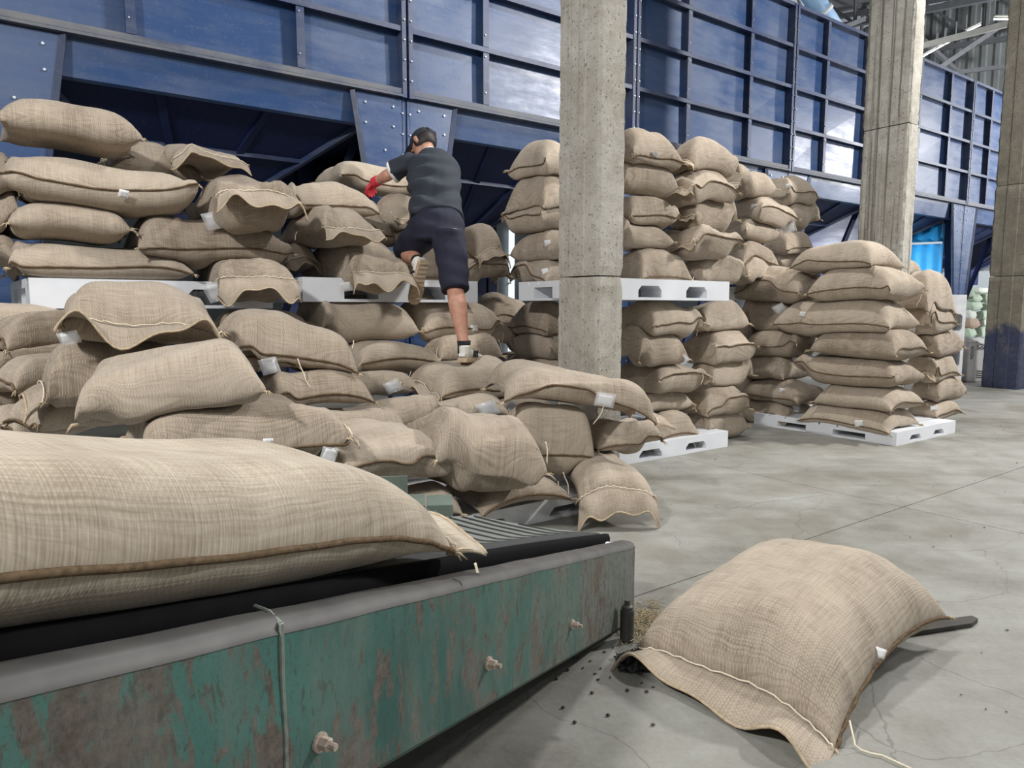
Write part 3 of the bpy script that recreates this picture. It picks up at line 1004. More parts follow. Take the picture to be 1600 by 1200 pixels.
def sack(box, plane, axis, label, group, seam='f', hem=None, W=0.50, H=0.21, L=0.86, tilt=0, roll=0, n=(34, 24), tags=(), papers=(), threads=(),
         belly=0.55, fill=3.4, fit=True, c=None, drape=True, mat='burlap', put=True, hem_len=0.085, droop=35, hem_wave=0.014, stitch=True, wrinkle=1.0, lim=None, sag=0.0, name='jute_sack', nofitW=False, ds=1.0):
    SACKN[0] += 1
    seed = SACKN[0] * 13 + 5
    r = rng(seed + 7)
    yaw = YAW.get(axis, axis) if isinstance(axis, str) else axis
    if isinstance(axis, str):
        yaw += r.uniform(-3, 3)
    kw = dict(tilt=tilt, roll=roll, seed=seed, belly=belly, fill=fill, drape=drape, wrinkle=wrinkle, sag=sag, ds=ds)
    if fit:
        x0, y0, x1, y1 = box
        ax_, ay_ = (x0 + x1) / 2, (y0 + y1) / 2
        Lm, Wm, Hm = lim or ((0.5, 1.1), (0.26, 0.72), (0.10, 0.36))
        for it in range(9):
            c = on_plane(ax_, ay_, plane)
            T, B, *_ = sack_arrays(c, yaw, L, W, H, nx=17, ny=13, **kw)
            P = project(np.concatenate([T.reshape(-1, 3), B.reshape(-1, 3)]))
            bx0, by0, bx1, by1 = P[:, 0].min(), P[:, 1].min(), P[:, 0].max(), P[:, 1].max()
            ax_ += 0.8 * ((x0 + x1) - (bx0 + bx1)) / 2
            ay_ += 0.8 * ((y0 + y1) - (by0 + by1)) / 2
            if it < 8:
                k = (x1 - x0) / max(bx1 - bx0, 1)
                tt = (ax_ - 800) / F_PX
                ya = radians(yaw)
                cl = abs(cos(ya) - tt * sin(ya)) * L
                cw = abs(-sin(ya) - tt * cos(ya)) * W
                if cl >= cw:
                    L2 = min(max(L * k ** 1.1, Lm[0]), Lm[1])
                    if abs(L2 - L) < 1e-4 and not nofitW:
                        W = min(max(W * k ** 0.7, Wm[0]), Wm[1])
                    L = L2
                else:
                    W2 = min(max(W * k ** 1.1, Wm[0]), Wm[1])
                    if abs(W2 - W) < 1e-4:
                        L = min(max(L * k ** 0.7, Lm[0]), Lm[1])
                    W = W2
                dep = P[:, 2].mean()
                H = min(max(H + 0.8 * ((y1 - y0) - (by1 - by0)) * dep / F_PX, Hm[0]), Hm[1])
        c = on_plane(ax_, ay_, plane)
    T, B, x, y, X, Y = sack_arrays(np.asarray(c, float), yaw, L, W, H, nx=n[0], ny=n[1], **kw)
    org = (float(c[0]), float(c[1]), float(B[..., 2].min()))
    V, F, used = grid_mesh(T, B)
    uo = r.uniform(0, 20, 2)
    uvs = np.stack([X + uo[0], Y + uo[1]], -1).reshape(-1, 2)
    uvs = np.concatenate([uvs, uvs])[used]
    o = mesh_obj(name, V, F, M[mat], None, org, True, uvs, label=label, cat='sack', group=group)
    if put and drape:
        hm_put(T[..., 0], T[..., 1], T[..., 2])
    # direction helpers
    ca, sa = cos(radians(yaw)), sin(radians(yaw))
    xd, yd = np.array([ca, sa, 0]), np.array([-sa, ca, 0])
    edge = {'f': (T[:, 0], -yd), 'b': (T[:, -1], yd), 'r': (T[-1, :], xd), 'l': (T[0, :], -xd)}
    for s_ in seam or '':
        E, od = edge[s_]
        q = E[1:-1] if s_ in 'fb' else E
        k = np.arange(len(q))
        jit = 0.0022 * np.sin(k * 2.1 * 30 / len(q) + r.uniform(0, 6))
        path = q + od * (0.003 + jit)[:, None] + np.array([0, 0, 1.0]) * (0.5 * jit)[:, None]
        MB().tube(path, 0.0052, 6).build('seam', M['seam'], o, org, True)
    if hem:
        for s_ in hem:
            E, od = edge[s_]
            m = len(E)
            # resample finer
            tt = np.linspace(0, m - 1, 34)
            E = np.stack([np.interp(tt, np.arange(m), E[:, q]) for q in range(3)], -1)
            m = len(E)
            nb = 6
            tl = np.linspace(-1, 1, m)
            lat = xd if s_ in 'fb' else yd
            ph = r.uniform(0, 6.28, 3)
            hv, uvh = [], []
            for layer in (0, 1):
                for kk in range(nb):
                    t_ = kk / (nb - 1)
                    dr = radians(droop) * (0.35 + 0.65 * t_) * (0.75 + 0.55 * np.abs(tl) ** 2)
                    ln = hem_len * t_ * (1 + 0.10 * np.sin(4 * tl + ph[2]))
                    wv = hem_wave * t_ * (np.sin(5.2 * tl + ph[0]) + 0.5 * np.sin(11 * tl + ph[1]))
                    p = E + od * (ln * np.cos(dr))[:, None] + lat * (0.02 * tl * t_)[:, None]
                    p = p + np.array([0, 0, 1.0]) * (-ln * np.sin(dr) + wv + (0.0025 if layer == 0 else -0.0025))[:, None]
                    hv += list(p)
                    uvh += [(float(q_ * 0.3), t_ * hem_len) for q_ in tl]
            F2 = []
            G = nb * m
            for kk in range(nb - 1):
                for q in range(m - 1):
                    a = kk * m + q
                    F2.append((a, a + m, a + m + 1, a + 1))
                    F2.append((G + a, G + a + 1, G + a + m + 1, G + a + m))
            for q in range(m - 1):
                a = (nb - 1) * m + q
                F2.append((a, G + a, G + a + 1, a + 1))
                F2.append((q, q + 1, G + q + 1, G + q))
            for kk in range(nb - 1):
                for q in (0, m - 1):
                    a = kk * m + q
                    F2.append((a, a + m, G + a + m, G + a) if q else (a, G + a, G + a + m, a + m))
            h_ = mesh_obj('hem', hv, F2, M[mat], o, org, True, uvh)
            ob = np.array(hv[(nb - 1) * m:nb * m])
            MB().tube(ob, 0.0042, 5).build('hem_edge', M['fray'], o, org, True)
            if stitch:
                st = E + od * 0.012 + np.array([0, 0, 0.009]) + np.array([0, 0, 1.0]) * (0.003 * np.sin(np.arange(m) * 2.4))[:, None]
                dn = radians(droop) * 0.35
                st[:, 2] -= 0.012 * sin(dn)
                MB().tube(st, 0.0024, 5).build('stitching', M['thread'], o, org, True)
    # ears: frayed tufts at the corners
    tuft = MB()
    for (i, j) in ((0, 0), (0, -1), (-1, 0), (-1, -1)):
        p = T[i, j]
        d0 = (xd * (1 if i else -1) + yd * (1 if j else -1)) * 0.7
        for _ in range(4):
            dd = d0 + r.uniform(-0.6, 0.6, 3)
            tuft.tube([p - d0 * 0.012, p + dd * 0.012, p + dd * 0.026 + np.array([0, 0, -0.010])], [0.005, 0.0028, 0.0008], 5)
    tuft.build('corner_tuft', M['fray'], o, org, True, kind='stuff')
    # pixel-located details
    PT = project(T)
    eye = np.array([0, 0, CAM_Z])
    dv = T - eye
    gx = np.gradient(T, axis=0)
    gy = np.gradient(T, axis=1)
    nrm = np.cross(gx, gy)
    facing = (nrm * dv).sum(-1) < 0
    # the underside counts too: sleeves and tags hang on the visible lower half
    PB = project(B)

    def near(px, py):
        d1 = np.hypot(PT[..., 0] - px, PT[..., 1] - py) + np.where(facing, 0, 6)
        i = np.unravel_index(np.argmin(d1), d1.shape)
        p = T[i]
        d2 = np.hypot(PB[..., 0] - px, PB[..., 1] - py)
        i2 = np.unravel_index(np.argmin(d2), d2.shape)
        if d2[i2] + 2 < d1[i] and PB[i2][2] < PT[i][2] + 0.08:
            p = B[i2]
        # keep the asked pixel, take the depth from the sack
        dep = project(p)[2]
        w_ = ray(px, py)
        fw = np.array([0, CT, -ST])
        q = w_ / (w_ @ fw) * dep + eye
        return q if np.linalg.norm(q - p) < 0.09 else p

    def leaf(px, py, w, h, rot, name, mt, lift, curl=0.15):
        p = near(px, py)
        to = eye - p
        to /= np.linalg.norm(to)
        ri = np.cross([0, 0, 1.0], -to) * -1
        ri = np.cross(-to, [0, 0, 1.0])
        ri /= np.linalg.norm(ri)
        upv = np.cross(ri, -to) * 1.0
        upv = np.cross(to, ri)
        upv /= np.linalg.norm(upv)
        upv = upv * 0.8 + to * 0.45
        a = radians(rot)
        e1 = ri * cos(a) + upv * sin(a)
        e2 = -ri * sin(a) + upv * cos(a)
        Vv, Ff = [], []
        for side in (0, 1):
            for j_ in range(4):
                for i_ in range(4):
                    s1, s2 = i_ / 3 - 0.5, j_ / 3 - 0.5
                    Vv.append(p + to * (lift + 0.004 + curl * w * (s1 * s1 + 0.6 * s2 * s1) - 0.0012 * side) + e1 * w * s1 + e2 * h * s2)
        for j_ in range(3):
            for i_ in range(3):
                a_ = j_ * 4 + i_
                Ff.append((a_, a_ + 1, a_ + 5, a_ + 4))
                Ff.append((16 + a_, 16 + a_ + 4, 16 + a_ + 5, 16 + a_ + 1))
        ringi = [0, 1, 2, 3, 7, 11, 15, 14, 13, 12, 8, 4]
        for k_ in range(12):
            a_, b_ = ringi[k_], ringi[(k_ + 1) % 12]
            Ff.append((a_, 16 + a_, 16 + b_, b_))
        return mesh_obj(name, Vv, Ff, M[mt], o, org, True)
    for tg in tags:
        px, py = tg[0], tg[1]
        sz = tg[2] if len(tg) > 2 else 0.034
        leaf(px, py, sz, sz * 1.1, r.uniform(-18, 18), 'label_tag', 'paper', 0.006)['label'] = 'small white tag sewn into the seam'
    for pp in papers:
        px, py, w, rot = pp
        leaf(px, py, w, w * 0.8, rot, 'paper_label', 'paper', 0.026, 0.25)['label'] = 'white paper label'
        leaf(px, py, w * 1.3, w * 1.15, rot + 5, 'plastic_sleeve', 'sleeve', 0.034, 0.3)['label'] = 'clear plastic sleeve'
    for th in threads:
        px, py, ln = th[:3]
        p = near(px, py)
        to = (eye - p) / np.linalg.norm(eye - p)
        path, q = [], p + to * 0.012
        d_ = np.array([r.uniform(-0.5, 0.5), 0, -1.0])
        for _ in range(9):
            path.append(q.copy())
            d_ = d_ + r.uniform(-0.35, 0.35, 3) * (1, 0.3, 0.5) + np.array([0, 0, -0.15])
            d_ /= np.linalg.norm(d_)
            q = q + d_ * ln / 8
        MB().tube(path, 0.0026, 5).build('loose_thread', M['thread'], o, org, True)
    return o


# ------------------------------------------------------------------ stacks
def pal_rect(u0, v0, su, sv, z):
    hm_rect([uv(u0, v0), uv(u0 + su, v0), uv(u0 + su, v0 + sv), uv(u0, v0 + sv)], z)


PV = 'v'
# ---- back left stack, lower tier (mostly hidden), ends seen at the left edge
g = 'jute sacks piled at the far left edge'
K = lambda v: ('v', v)
pallet(0.05, 4.2, 0, 1.2, 1.0, 'white plastic pallet on the floor below the back left sacks')
pallet(1.5, 4.25, 0, 1.2, 1.0, 'white plastic pallet on the floor below the climbing man')
pallet(3.2, 3.33, 0, 1.2, 1.0, 'white plastic pallet on the floor right of the middle column')
pallet(5.45, 2.59, 0, 1.0, 1.26, 'white plastic pallet under the free-standing right stack of sacks', H=0.105)
pallet(4.9, 4.2, 0, 1.2, 1.0, 'white plastic pallet deep between the middle and right stacks', 'pallet_old')
pallet(1.41, 2.66, 0, 1.2, 1.0, 'white plastic pallet in front, beside the striped rubber belt', 'pallet_old', H=0.105)
pallet(0.12, 2.66, 0, 1.2, 1.0, 'white plastic pallet hidden under the front left sacks')
for a in ((0.05, 4.2, 1.2, 1.0), (1.5, 4.25, 1.2, 1.0), (3.2, 3.33, 1.2, 1.0), (5.47, 2.61, 0.96, 1.22), (4.9, 4.2, 1.2, 1.0), (1.41, 2.66, 1.2, 1.0), (0.12, 2.66, 1.2, 1.0)):
    pal_rect(*a, 0.12)

# left-edge sack ends
kl = dict(group=g, lim=((0.5, 0.9), (0.2, 0.5), (0.12, 0.3)), L=0.75, W=0.34)
sack((-12, 636, 48, 690), K(3.6), 58, 'lowest dim sack end at the left edge, just above the moving sack', seam='l', **kl)
sack((28, 612, 92, 672), K(3.55), 62, 'dim sack end near the left edge, lowest of the second column', seam='', hem='l', hem_len=0.05, **kl)
sack((62, 626, 122, 676), K(3.4), 66, 'dim sack end beside the plump eared sack, lowest of the third column', seam='l', **kl)
sack((-14, 585, 66, 640), K(3.75), 56, 'dim sack end with an open folded mouth at the left edge', seam='l', hem='l', hem_len=0.05, **kl)
sack((98, 612, 150, 668), K(3.3), 68, 'sack end tucked below the left ear of the plump eared sack', seam='l', **kl)
sack((62, 550, 122, 616), K(3.6), 64, 'dim sack end with a hanging corner beside the plump eared sack', seam='l', **kl)
sack((26, 541, 100, 594), K(3.75), 60, 'dim sack end with a frayed lip, middle of the left edge pile', seam='l', hem='l', hem_len=0.035, **kl)
sack((-12, 519, 58, 582), K(3.9), 58, 'pale topped sack end at the left edge, second from the top', seam='l', **kl)
sack((44, 484, 116, 548), K(3.8), 62, 'dim sack end directly under the left corner of the white pallet', seam='l', **kl)
sack((-10, 476, 54, 524), K(4.05), 58, 'topmost dim sack end at the left edge, left of the pallet corner', seam='l', threads=((38, 505, 0.05),), **kl)
sack((86, 488, 140, 530), K(3.9), 64, 'small dim sack end peeping out behind the open-mouthed folded hem', seam='', **kl)

# ---- middle stack, lower tier (below the pallet the man leans over)
g = 'jute sacks below the back pallets'
sack((330, 484, 484, 530), K(4.35), 'u', 'half shaded sack pointing right below the left pallet edge', g, seam='')
sack((515, 531, 692, 586), K(4.15), 'u', 'long sack with a level seam left of the man\'s standing foot', g, L=0.9, threads=((688, 560, 0.06), (684, 566, 0.05)), tilt=2)
sack((528, 579, 632, 622), K(3.85), 'u', 'small dark sack with a plastic sleeve below the level-seamed sack', g, seam='', papers=((614, 604, 0.075, 20),), threads=((626, 596, 0.06),))
sack((664, 520, 780, 570), K(4.1), 'u', 'sack whose top is shadowed by the man\'s standing calf', g, seam='', threads=((684, 544, 0.05),))
sack((460, 467, 656, 536), K(4.35), 'u', 'large plump sack with a folded left end under the middle pallet', g, seam='', hem='l', hem_len=0.06, H=0.27, tags=())
sack((612, 468, 782, 535), K(4.4), 'u', 'sack with a white tag behind the man\'s bare calf', g, tags=((741, 513, 0.05),), threads=((778, 530, 0.09), (772, 526, 0.05)))

# ---- small sacks glimpsed between the man and the column
g = 'jute sacks glimpsed between the man and the middle column'
sack((772, 546, 872, 580), K(5.0), 'u', 'lowest shaded sack in the gap left of the middle column', g, seam='')
sack((768, 506, 822, 552), K(4.75), 'u', 'small sack with dangling threads in the gap behind the man', g, seam='', threads=((796, 512, 0.10), (786, 520, 0.1)))
sack((760, 494, 830, 526), K(5.0), 'u', 'thin dim sack in the gap under the pale topped sack', g, seam='')
sack((746, 460, 824, 508), K(4.95), 'u', 'pale topped sack in the gap right of the man\'s thigh', g)

# ---- D: middle right stack, lower tier
g = 'jute sacks on the lower pallet right of the middle column'
D = K(3.58)
DL = ('u', 3.47)
sack((1072, 634, 1164, 683), D, 'u', 'plump sack pointing right, lowest on the right pallet corner', g, seam='', H=0.26)
sack((985, 644, 1086, 700), K(3.5), 'u', 'seamed sack with a hanging hem, lowest beside the white pallet', g, hem='r', hem_len=0.07, droop=60, threads=((1082, 688, 0.07),))
sack((1050, 598, 1172, 650), D, 'u', 'sack with a pale lit patch above the lowest plump sack', g, W=0.5)
sack((985, 606, 1068, 646), D, 'u', 'small sack with an open right mouth above the lowest seamed sack', g, seam='', hem='r', hem_len=0.07, droop=60)
sack((1075, 550, 1176, 603), D, 'u', 'round sack with a dark right tip in the middle of the lower tier', g, seam='', H=0.26)
sack((960, 562, 1108, 614), D, 'u', 'seamed sack touching the column foot with a frayed right end', g, threads=((1098, 585, 0.08),), hem='r', hem_len=0.04, droop=40)
sack((1058, 510, 1182, 566), D, 'u', 'sack pointing right with a low seam, second row under the pallet', g)
sack((956, 515, 1076, 573), K(3.52), 'u', 'plump sack with an ear facing out, directly right of the column', g, seam='', papers=((1068, 562, 0.06, 40),), H=0.27)
sack((1064, 470, 1170, 518), D, 'u', 'sack pointing right, first row under the pallet corner', g, seam='')
sack((950, 469, 1100, 528), D, 'u', 'arched seamed sack with a tufted right end, first row under the pallet', g, hem='r', hem_len=0.05, droop=25, threads=((1090, 510, 0.07),))
sack((800, 557, 905, 596), DL, 'v', 'lowest sack pointing left behind the middle column', g)
sack((796, 512, 905, 562), DL, 'v', 'plump sack pointing left, shaded, behind the middle column', g, seam='')
sack((794, 470, 905, 524), DL, 'v', 'seamed sack pointing left just under the pallet left of the column', g)

# ---- E lower
g = 'jute sacks deep between the middle and right stacks'
E = K(4.2)
sack((1085, 640, 1190, 690), K(4.1), 'u', 'lowest shaded sack deep in the gap before the right stack', g, seam='')
sack((1090, 560, 1190, 640), K(4.15), 'u', 'shaded sack deep in the gap, middle height', g, seam='', H=0.3)
sack((1100, 470, 1190, 560), K(4.15), 'u', 'shaded sack deep in the gap, just under the far pallet', g, seam='', H=0.3)

# ---- F: free-standing right stack
g = 'jute sacks on the free-standing right stack'
FL = ('u', 5.66)
FR = K(2.86)
sack((1150, 614, 1272, 662), ('u', 5.7), 'v', 'bottom row sack of the right stack, shaded left end with paper label', g, seam='', papers=((1243, 638, 0.06, 80),))
sack((1425, 620, 1492, 658), FR, 'u', 'bottom row sack at the right corner of the right stack', g, tags=((1459, 638, 0.05),))
sack((1246, 622, 1438, 678), FL, 'v', 'bottom row sack along the front of the right stack with white tag', g, tags=((1342, 662, 0.06),), L=0.9)
sack((1150, 590, 1300, 633), ('u', 5.7), 'v', 'second row seamed sack of the right stack, left shaded end', g, tags=((1222, 610, 0.045),), threads=((1280, 618, 0.08),))
sack((1430, 582, 1500, 628), FR, 'u', 'second row sack sticking out at the right stack corner', g, seam='', threads=((1452, 600, 0.06),))
sack((1270, 596, 1446, 643), FL, 'v', 'second row sack along the front of the right stack', g, seam='r', L=0.9)
sack((1150, 549, 1268, 593), ('u', 5.7), 'v', 'third row shaded sack at the left of the right stack, stringy end', g, seam='', threads=((1225, 566, 0.08), (1238, 575, 0.08)), papers=((1242, 562, 0.05, 70),))
sack((1425, 550, 1486, 596), FR, 'u', 'third row sack at the right stack corner with a folded lip', g, hem='l', hem_len=0.04)
sack((1240, 553, 1448, 605), FL, 'v', 'third row sack along the front with a lit patch and long seam', g, L=0.9)
sack((1154, 511, 1292, 556), ('u', 5.7), 'v', 'fourth row seamed sack at the left of the right stack', g, threads=((1270, 535, 0.08),))
sack((1432, 511, 1492, 558), FR, 'u', 'fourth row sack pointing right at the right stack corner', g, seam='')
sack((1264, 511, 1452, 563), FL, 'v', 'fourth row sack along the front with a tied left ear', g, seam='r', L=0.9)
sack((1157, 462, 1264, 518), ('u', 5.7), 'v', 'fifth row sack with crumpled white label on the shaded left side', g, seam='', papers=((1218, 482, 0.08, 30),), H=0.27)
sack((1405, 468, 1494, 522), FR, 'u', 'fifth row seamed sack pointing right with paper label at its left', g, papers=((1418, 510, 0.09, -10),), threads=((1430, 512, 0.1),))
sack((1207, 464, 1438, 525), FL, 'v', 'fifth row big sack along the front with small white tag at left', g, tags=((1254, 491, 0.045),), L=0.95)
sack((1144, 416, 1302, 476), ('u', 5.7), 'v', 'sixth row seamed sack with a curved shadow, left of the right stack', g, H=0.25)
sack((1400, 424, 1492, 488), FR, 'u', 'sixth row sack with an open hanging hem at the right corner', g, seam='', hem='r', hem_len=0.09, droop=65)
sack((1260, 414, 1446, 471), FL, 'v', 'sixth row sack with a pinched ear facing out on the right stack', g, seam='f', threads=((1440, 460, 0.1), (1448, 456, 0.08)))
sack((1392, 406, 1438, 432), K(3.6), 'u', 'folded sack end peeping over the back of the right stack', g, seam='', hem='r', hem_len=0.05, lim=((0.3, .6), (.2, .5), (.08, .2)))
sack((1234, 379, 1414, 428), ('u', 5.7), 'v', 'topmost long sack of the right stack', g, L=0.95)

# ---- upper pallets
zA, zB, zD = 1.045, 1.085, 1.10
aa = radians(39.5)
A0 = on_plane(48, 483, ('z', zA))
A0 = on_y(48, 482, 3.46)
AW = lambda a, b, c: (A0[0] + a * cos(aa) - b * sin(aa), A0[1] + a * sin(aa) + b * cos(aa), zA + c)
pallet(0, 0, 0, 1.2, 1.0, 'clean white plastic pallet under the upper left sacks', world=AW, H=0.15)
hm_rect([AW(0, 0, 0), AW(1.2, 0, 0), AW(1.2, 1, 0), AW(0, 1, 0)], zA + 0.15)
pallet(1.46, 4.2, zB, 1.25, 1.0, 'white plastic pallet under the upper sacks the man leans over', H=0.148)
pal_rect(1.46, 4.2, 1.25, 1.0, zB + 0.148)
pallet(3.17, 3.34, zD, 1.2, 1.0, 'white plastic pallet carrying the upper sacks right of the middle column', H=0.14)
pal_rect(3.17, 3.34, 1.2, 1.0, zD + 0.14)
pallet(4.75, 4.12, 1.12, 1.2, 1.0, 'grey shaded pallet high between the middle and right stacks', 'pallet_old')
pal_rect(4.75, 4.12, 1.2, 1.0, 1.27)

# ---- A upper
g = 'jute sacks on the upper left pallet'
A = K(4.42)
sack((-60, 370, 40, 440), K(4.75), 'v', 'sack end cut by the left frame edge, on the pallet level', g, seam='', lim=((.5, .9), (.2, .5), (.1, .3)))
sack((298, 398, 462, 462), K(4.35), 'v', 'bottom right sack of the upper left stack, stitched hem hanging over the pallet', g, seam='', hem='r', droop=62, hem_len=0.12, W=0.55, papers=((338, 456, 0.10, -75),), threads=((308, 452, 0.06), (465, 450, 0.05)), hem_wave=0.03)
sack((5, 378, 304, 441), A, 'u', 'long bottom left sack on the upper left pallet with level seam', g, L=0.95)
sack((430, 378, 486, 428), K(4.8), 'v', 'sack behind with only its hanging hem showing right of the upper left stack', g, seam='', hem='r', droop=50, lim=((.5, .9), (.2, .5), (.1, .25)))
sack((4, 315, 206, 384), A, 'u', 'second row left sack of the upper left stack, seamless, tied right ear', g, seam='', hem='r', hem_len=0.03)
sack((187, 338, 460, 415), A, 'u', 'second row right sack of the upper left stack with drooping seam', g, L=0.95, threads=((190, 390, 0.07),))
sack((-60, 300, 30, 380), K(4.75), 'v', 'sack end cut by the left frame edge, second row', g, seam='', lim=((.5, .9), (.2, .5), (.1, .3)))
sack((-60, 238, 34, 320), K(4.7), 'v', 'sack end with pale thread at the left frame edge, third row', g, seam='', threads=((20, 268, 0.12),), lim=((.5, .9), (.2, .5), (.1, .35)))
sack((288, 276, 470, 366), K(4.35), 'v', 'third row right sack of the upper left stack, hem folded over a paper label', g, seam='', hem='r', droop=48, hem_len=0.11, W=0.58, papers=((338, 344, 0.10, 12),), threads=((316, 350, 0.1), (464, 362, 0.05)), hem_wave=0.03)
sack((-2, 242, 312, 340), K(4.4), 'u', 'large third row sack of the upper left stack with square white tag', g, L=1.0, W=0.55, tags=((193, 303, 0.045),), threads=((22, 270, 0.12),), H=0.28)
sack((196, 232, 282, 292), K(4.75), 'u', 'crumpled sack end between the two topmost left sacks', g, seam='', hem='l', threads=((262, 242, 0.05),))
sack((232, 229, 384, 286), K(4.75), 'v', 'top right sack of the upper left stack against the dark hopper', g, seam='', hem='r', droop=45, hem_len=0.08, W=0.6, hem_wave=0.01, papers=((298, 278, 0.06, 20),), H=0.24)
sack((-6, 154, 224, 248), K(4.4), 'u', 'topmost plump sack of the upper left stack with two ears', g, seam='', L=0.8, H=0.33, belly=0.6)

# ---- B upper
g = 'jute sacks on the upper middle pallet'
B_ = K(4.5)
sack((468, 376, 642, 454), K(4.45), 'v', 'bottom sack on the middle pallet with a wide hem hanging over it', g, seam='', hem='r', droop=45, hem_len=0.13, W=0.6, papers=((541, 448, 0.06, 5),), hem_wave=0.03)
sack((588, 385, 716, 446), K(4.55), 'u', 'bottom sack on the middle pallet behind the man\'s raised shoe', g)
sack((686, 397, 794, 449), K(4.6), 'u', 'bottom right sack on the middle pallet with a frayed right end', g, hem='r', hem_len=0.05, threads=((780, 432, 0.12),))
sack((540, 343, 650, 386), K(4.75), 'u', 'shaded sack in the second row left of the man\'s hip', g)
sack((436, 324, 592, 389), K(4.45), 'v', 'second row sack of the middle stack with a pale drooping hem', g, seam='', hem='r', droop=35, hem_len=0.10, W=0.6, H=0.22)
sack((586, 350, 720, 397), K(4.7), 'u', 'second row sack half hidden by the man\'s shorts', g)
sack((694, 350, 786, 414), K(4.75), 'v', 'second row sack right of the man with a torn hanging hem', g, seam='', hem='r', droop=45, hem_len=0.10, W=0.5)
sack((576, 304, 664, 360), K(4.75), 'v', 'sack with a frayed stringy mouth left of the man\'s waist', g, seam='', threads=((612, 330, 0.09), (600, 318, 0.05), (592, 322, 0.05)), hem='r', hem_len=0.03)
sack((420, 286, 594, 347), K(4.55), 'u', 'third row sack of the middle stack with a white tag in its seam', g, tags=((516, 329, 0.05),))
sack((490, 252, 694, 308), K(5.15), 'u', 'pale topmost sack that the man is pulling with his gloved hand', g, L=0.95, H=0.26, belly=0.62, ds=0.15, mat='burlap_pale', lim=((0.5, 1.2), (0.3, 0.7), (0.1, 0.4)))

# ---- D upper
g = 'jute sacks on the upper pallet right of the middle column'
sack((797, 405, 908, 447), DL, 'v', 'bottom dark sack pointing left, left of the column on the upper pallet', g, tags=((852, 424, 0.05),))
sack((1060, 396, 1162, 445), D, 'u', 'bottom right plump sack pointing right on the upper pallet', g, seam='')
sack((945, 388, 1082, 446), D, 'u', 'bottom seamed sack with dangling strings beside the column', g, threads=((1078, 430, 0.1), (1084, 432, 0.08)))
sack((797, 358, 908, 412), DL, 'v', 'second row sack pointing left, left of the column', g, seam='', tags=((856, 380, 0.05),))
sack((945, 345, 1042, 393), D, 'u', 'second row sack hugging the right face of the column', g, seam='')
sack((1012, 354, 1162, 406), K(3.55), 'u', 'second row seamed sack with an open stringy left mouth', g, hem='l', hem_len=0.04, droop=50, threads=((1032, 385, 0.08), (1022, 390, 0.06)))
sack((783, 315, 908, 368), DL, 'v', 'third row seamed sack with the longest left tip, left of the column', g)
sack((945, 307, 1063, 359), D, 'u', 'third row seamed sack right of the column with a drawn-in right end', g)
sack((1044, 305, 1152, 367), D, 'u', 'third row sack with a gathered knot at its left', g, seam='', hem='l', hem_len=0.05, threads=((1062, 318, 0.05),))
sack((788, 270, 908, 336), DL, 'v', 'fourth row sack with a folded hem hanging at its left, left of the column', g, seam='', hem='l', hem_len=0.08, droop=70, H=0.24)
sack((1016, 264, 1154, 323), D, 'u', 'fourth row darker seamed sack with a ragged left flap', g, hem='l', hem_len=0.06, droop=50, threads=((1030, 310, 0.06),))
sack((944, 249, 1054, 312), K(3.6), 'u', 'fourth row plump pale sack touching the column', g, seam='', H=0.28)
sack((793, 222, 908, 285), DL, 'v', 'top sack pointing left, left of the column', g)
sack((1038, 216, 1156, 282), D, 'u', 'top right sack with a gathered left end and smooth right tip', g, seam='', hem='l', hem_len=0.05, H=0.28)
sack((942, 202, 1068, 272), D, 'u', 'top seamed sack right of the column with a white tag', g, tags=((1022, 242, 0.05),), H=0.27)

# ---- E upper
g = 'jute sacks on the far upper pallet between the stacks'
sack((1148, 404, 1204, 447), K(3.95), 'u', 'bottom small sack with an open ear, far upper stack', g, seam='')
sack((1204, 388, 1250, 424), K(4.3), 'u', 'small shaded sack with a tied left end, far upper stack', g, seam='', threads=((1216, 412, 0.05),))
sack((1126, 380, 1216, 422), K(4.0), 'u', 'second row arched seamed sack, far upper stack', g)
sack((1186, 360, 1274, 399), K(4.25), 'u', 'second row seamed sack pointing right, far upper stack', g)
sack((1138, 340, 1208, 382), K(4.0), 'u', 'third row plain sack, far upper stack', g, seam='')
sack((1208, 314, 1277, 362), K(4.3), 'u', 'third row sack with a sharp right tip, far upper stack', g, seam='')
sack((1130, 305, 1248, 361), K(4.0), 'u', 'third row seamed sack with two white labels, far upper stack', g, tags=((1178, 323, 0.05),), papers=((1232, 356, 0.10, 10),), tilt=6)
sack((1187, 275, 1278, 323), K(4.3), 'u', 'top right seamed sack with a white tag, far upper stack', g, tags=((1232, 291, 0.05),))
sack((1115, 263, 1214, 312), K(4.0), 'u', 'top left sack with a flat left flap, far upper stack', g, seam='', hem='l', hem_len=0.07)

# ---- G: loose front pile
g = 'jute sacks heaped in front on low pallets'
G = K(2.98)
nn = (46, 32)
sack((540, 757, 712, 818), K(2.72), 20, 'flat sack behind the small steel tray', g, seam='', n=nn, ds=0.4, L=0.7)
sack((688, 733, 892, 802), K(2.74), 'u', 'bottom seamed sack lying on the front pallet', g, n=nn, ds=0.4, L=0.95, W=0.55, threads=((880, 738, 0.12), (872, 752, 0.1)))
sack((430, 690, 560, 800), K(2.95), 'u', 'dim sack low behind the moving sack', g, seam='', n=nn, ds=0.4)
sack((240, 690, 480, 800), K(2.9), 'u', 'dim sack low at the left behind the moving sack', g, seam='', n=nn, ds=0.4)
sack((860, 693, 1022, 782), K(2.78), -84, 'sack at the pallet corner with a stitched hem drooping to the floor', g, seam='', hem='r', droop=55, hem_len=0.15, hem_wave=0.03, n=nn, ds=0.4, W=0.55, H=0.24)
sack((905, 655, 1018, 707), K(2.92), 'u', 'flat shaded sack under the arched sack with the paper label', g, n=nn, ds=0.4)
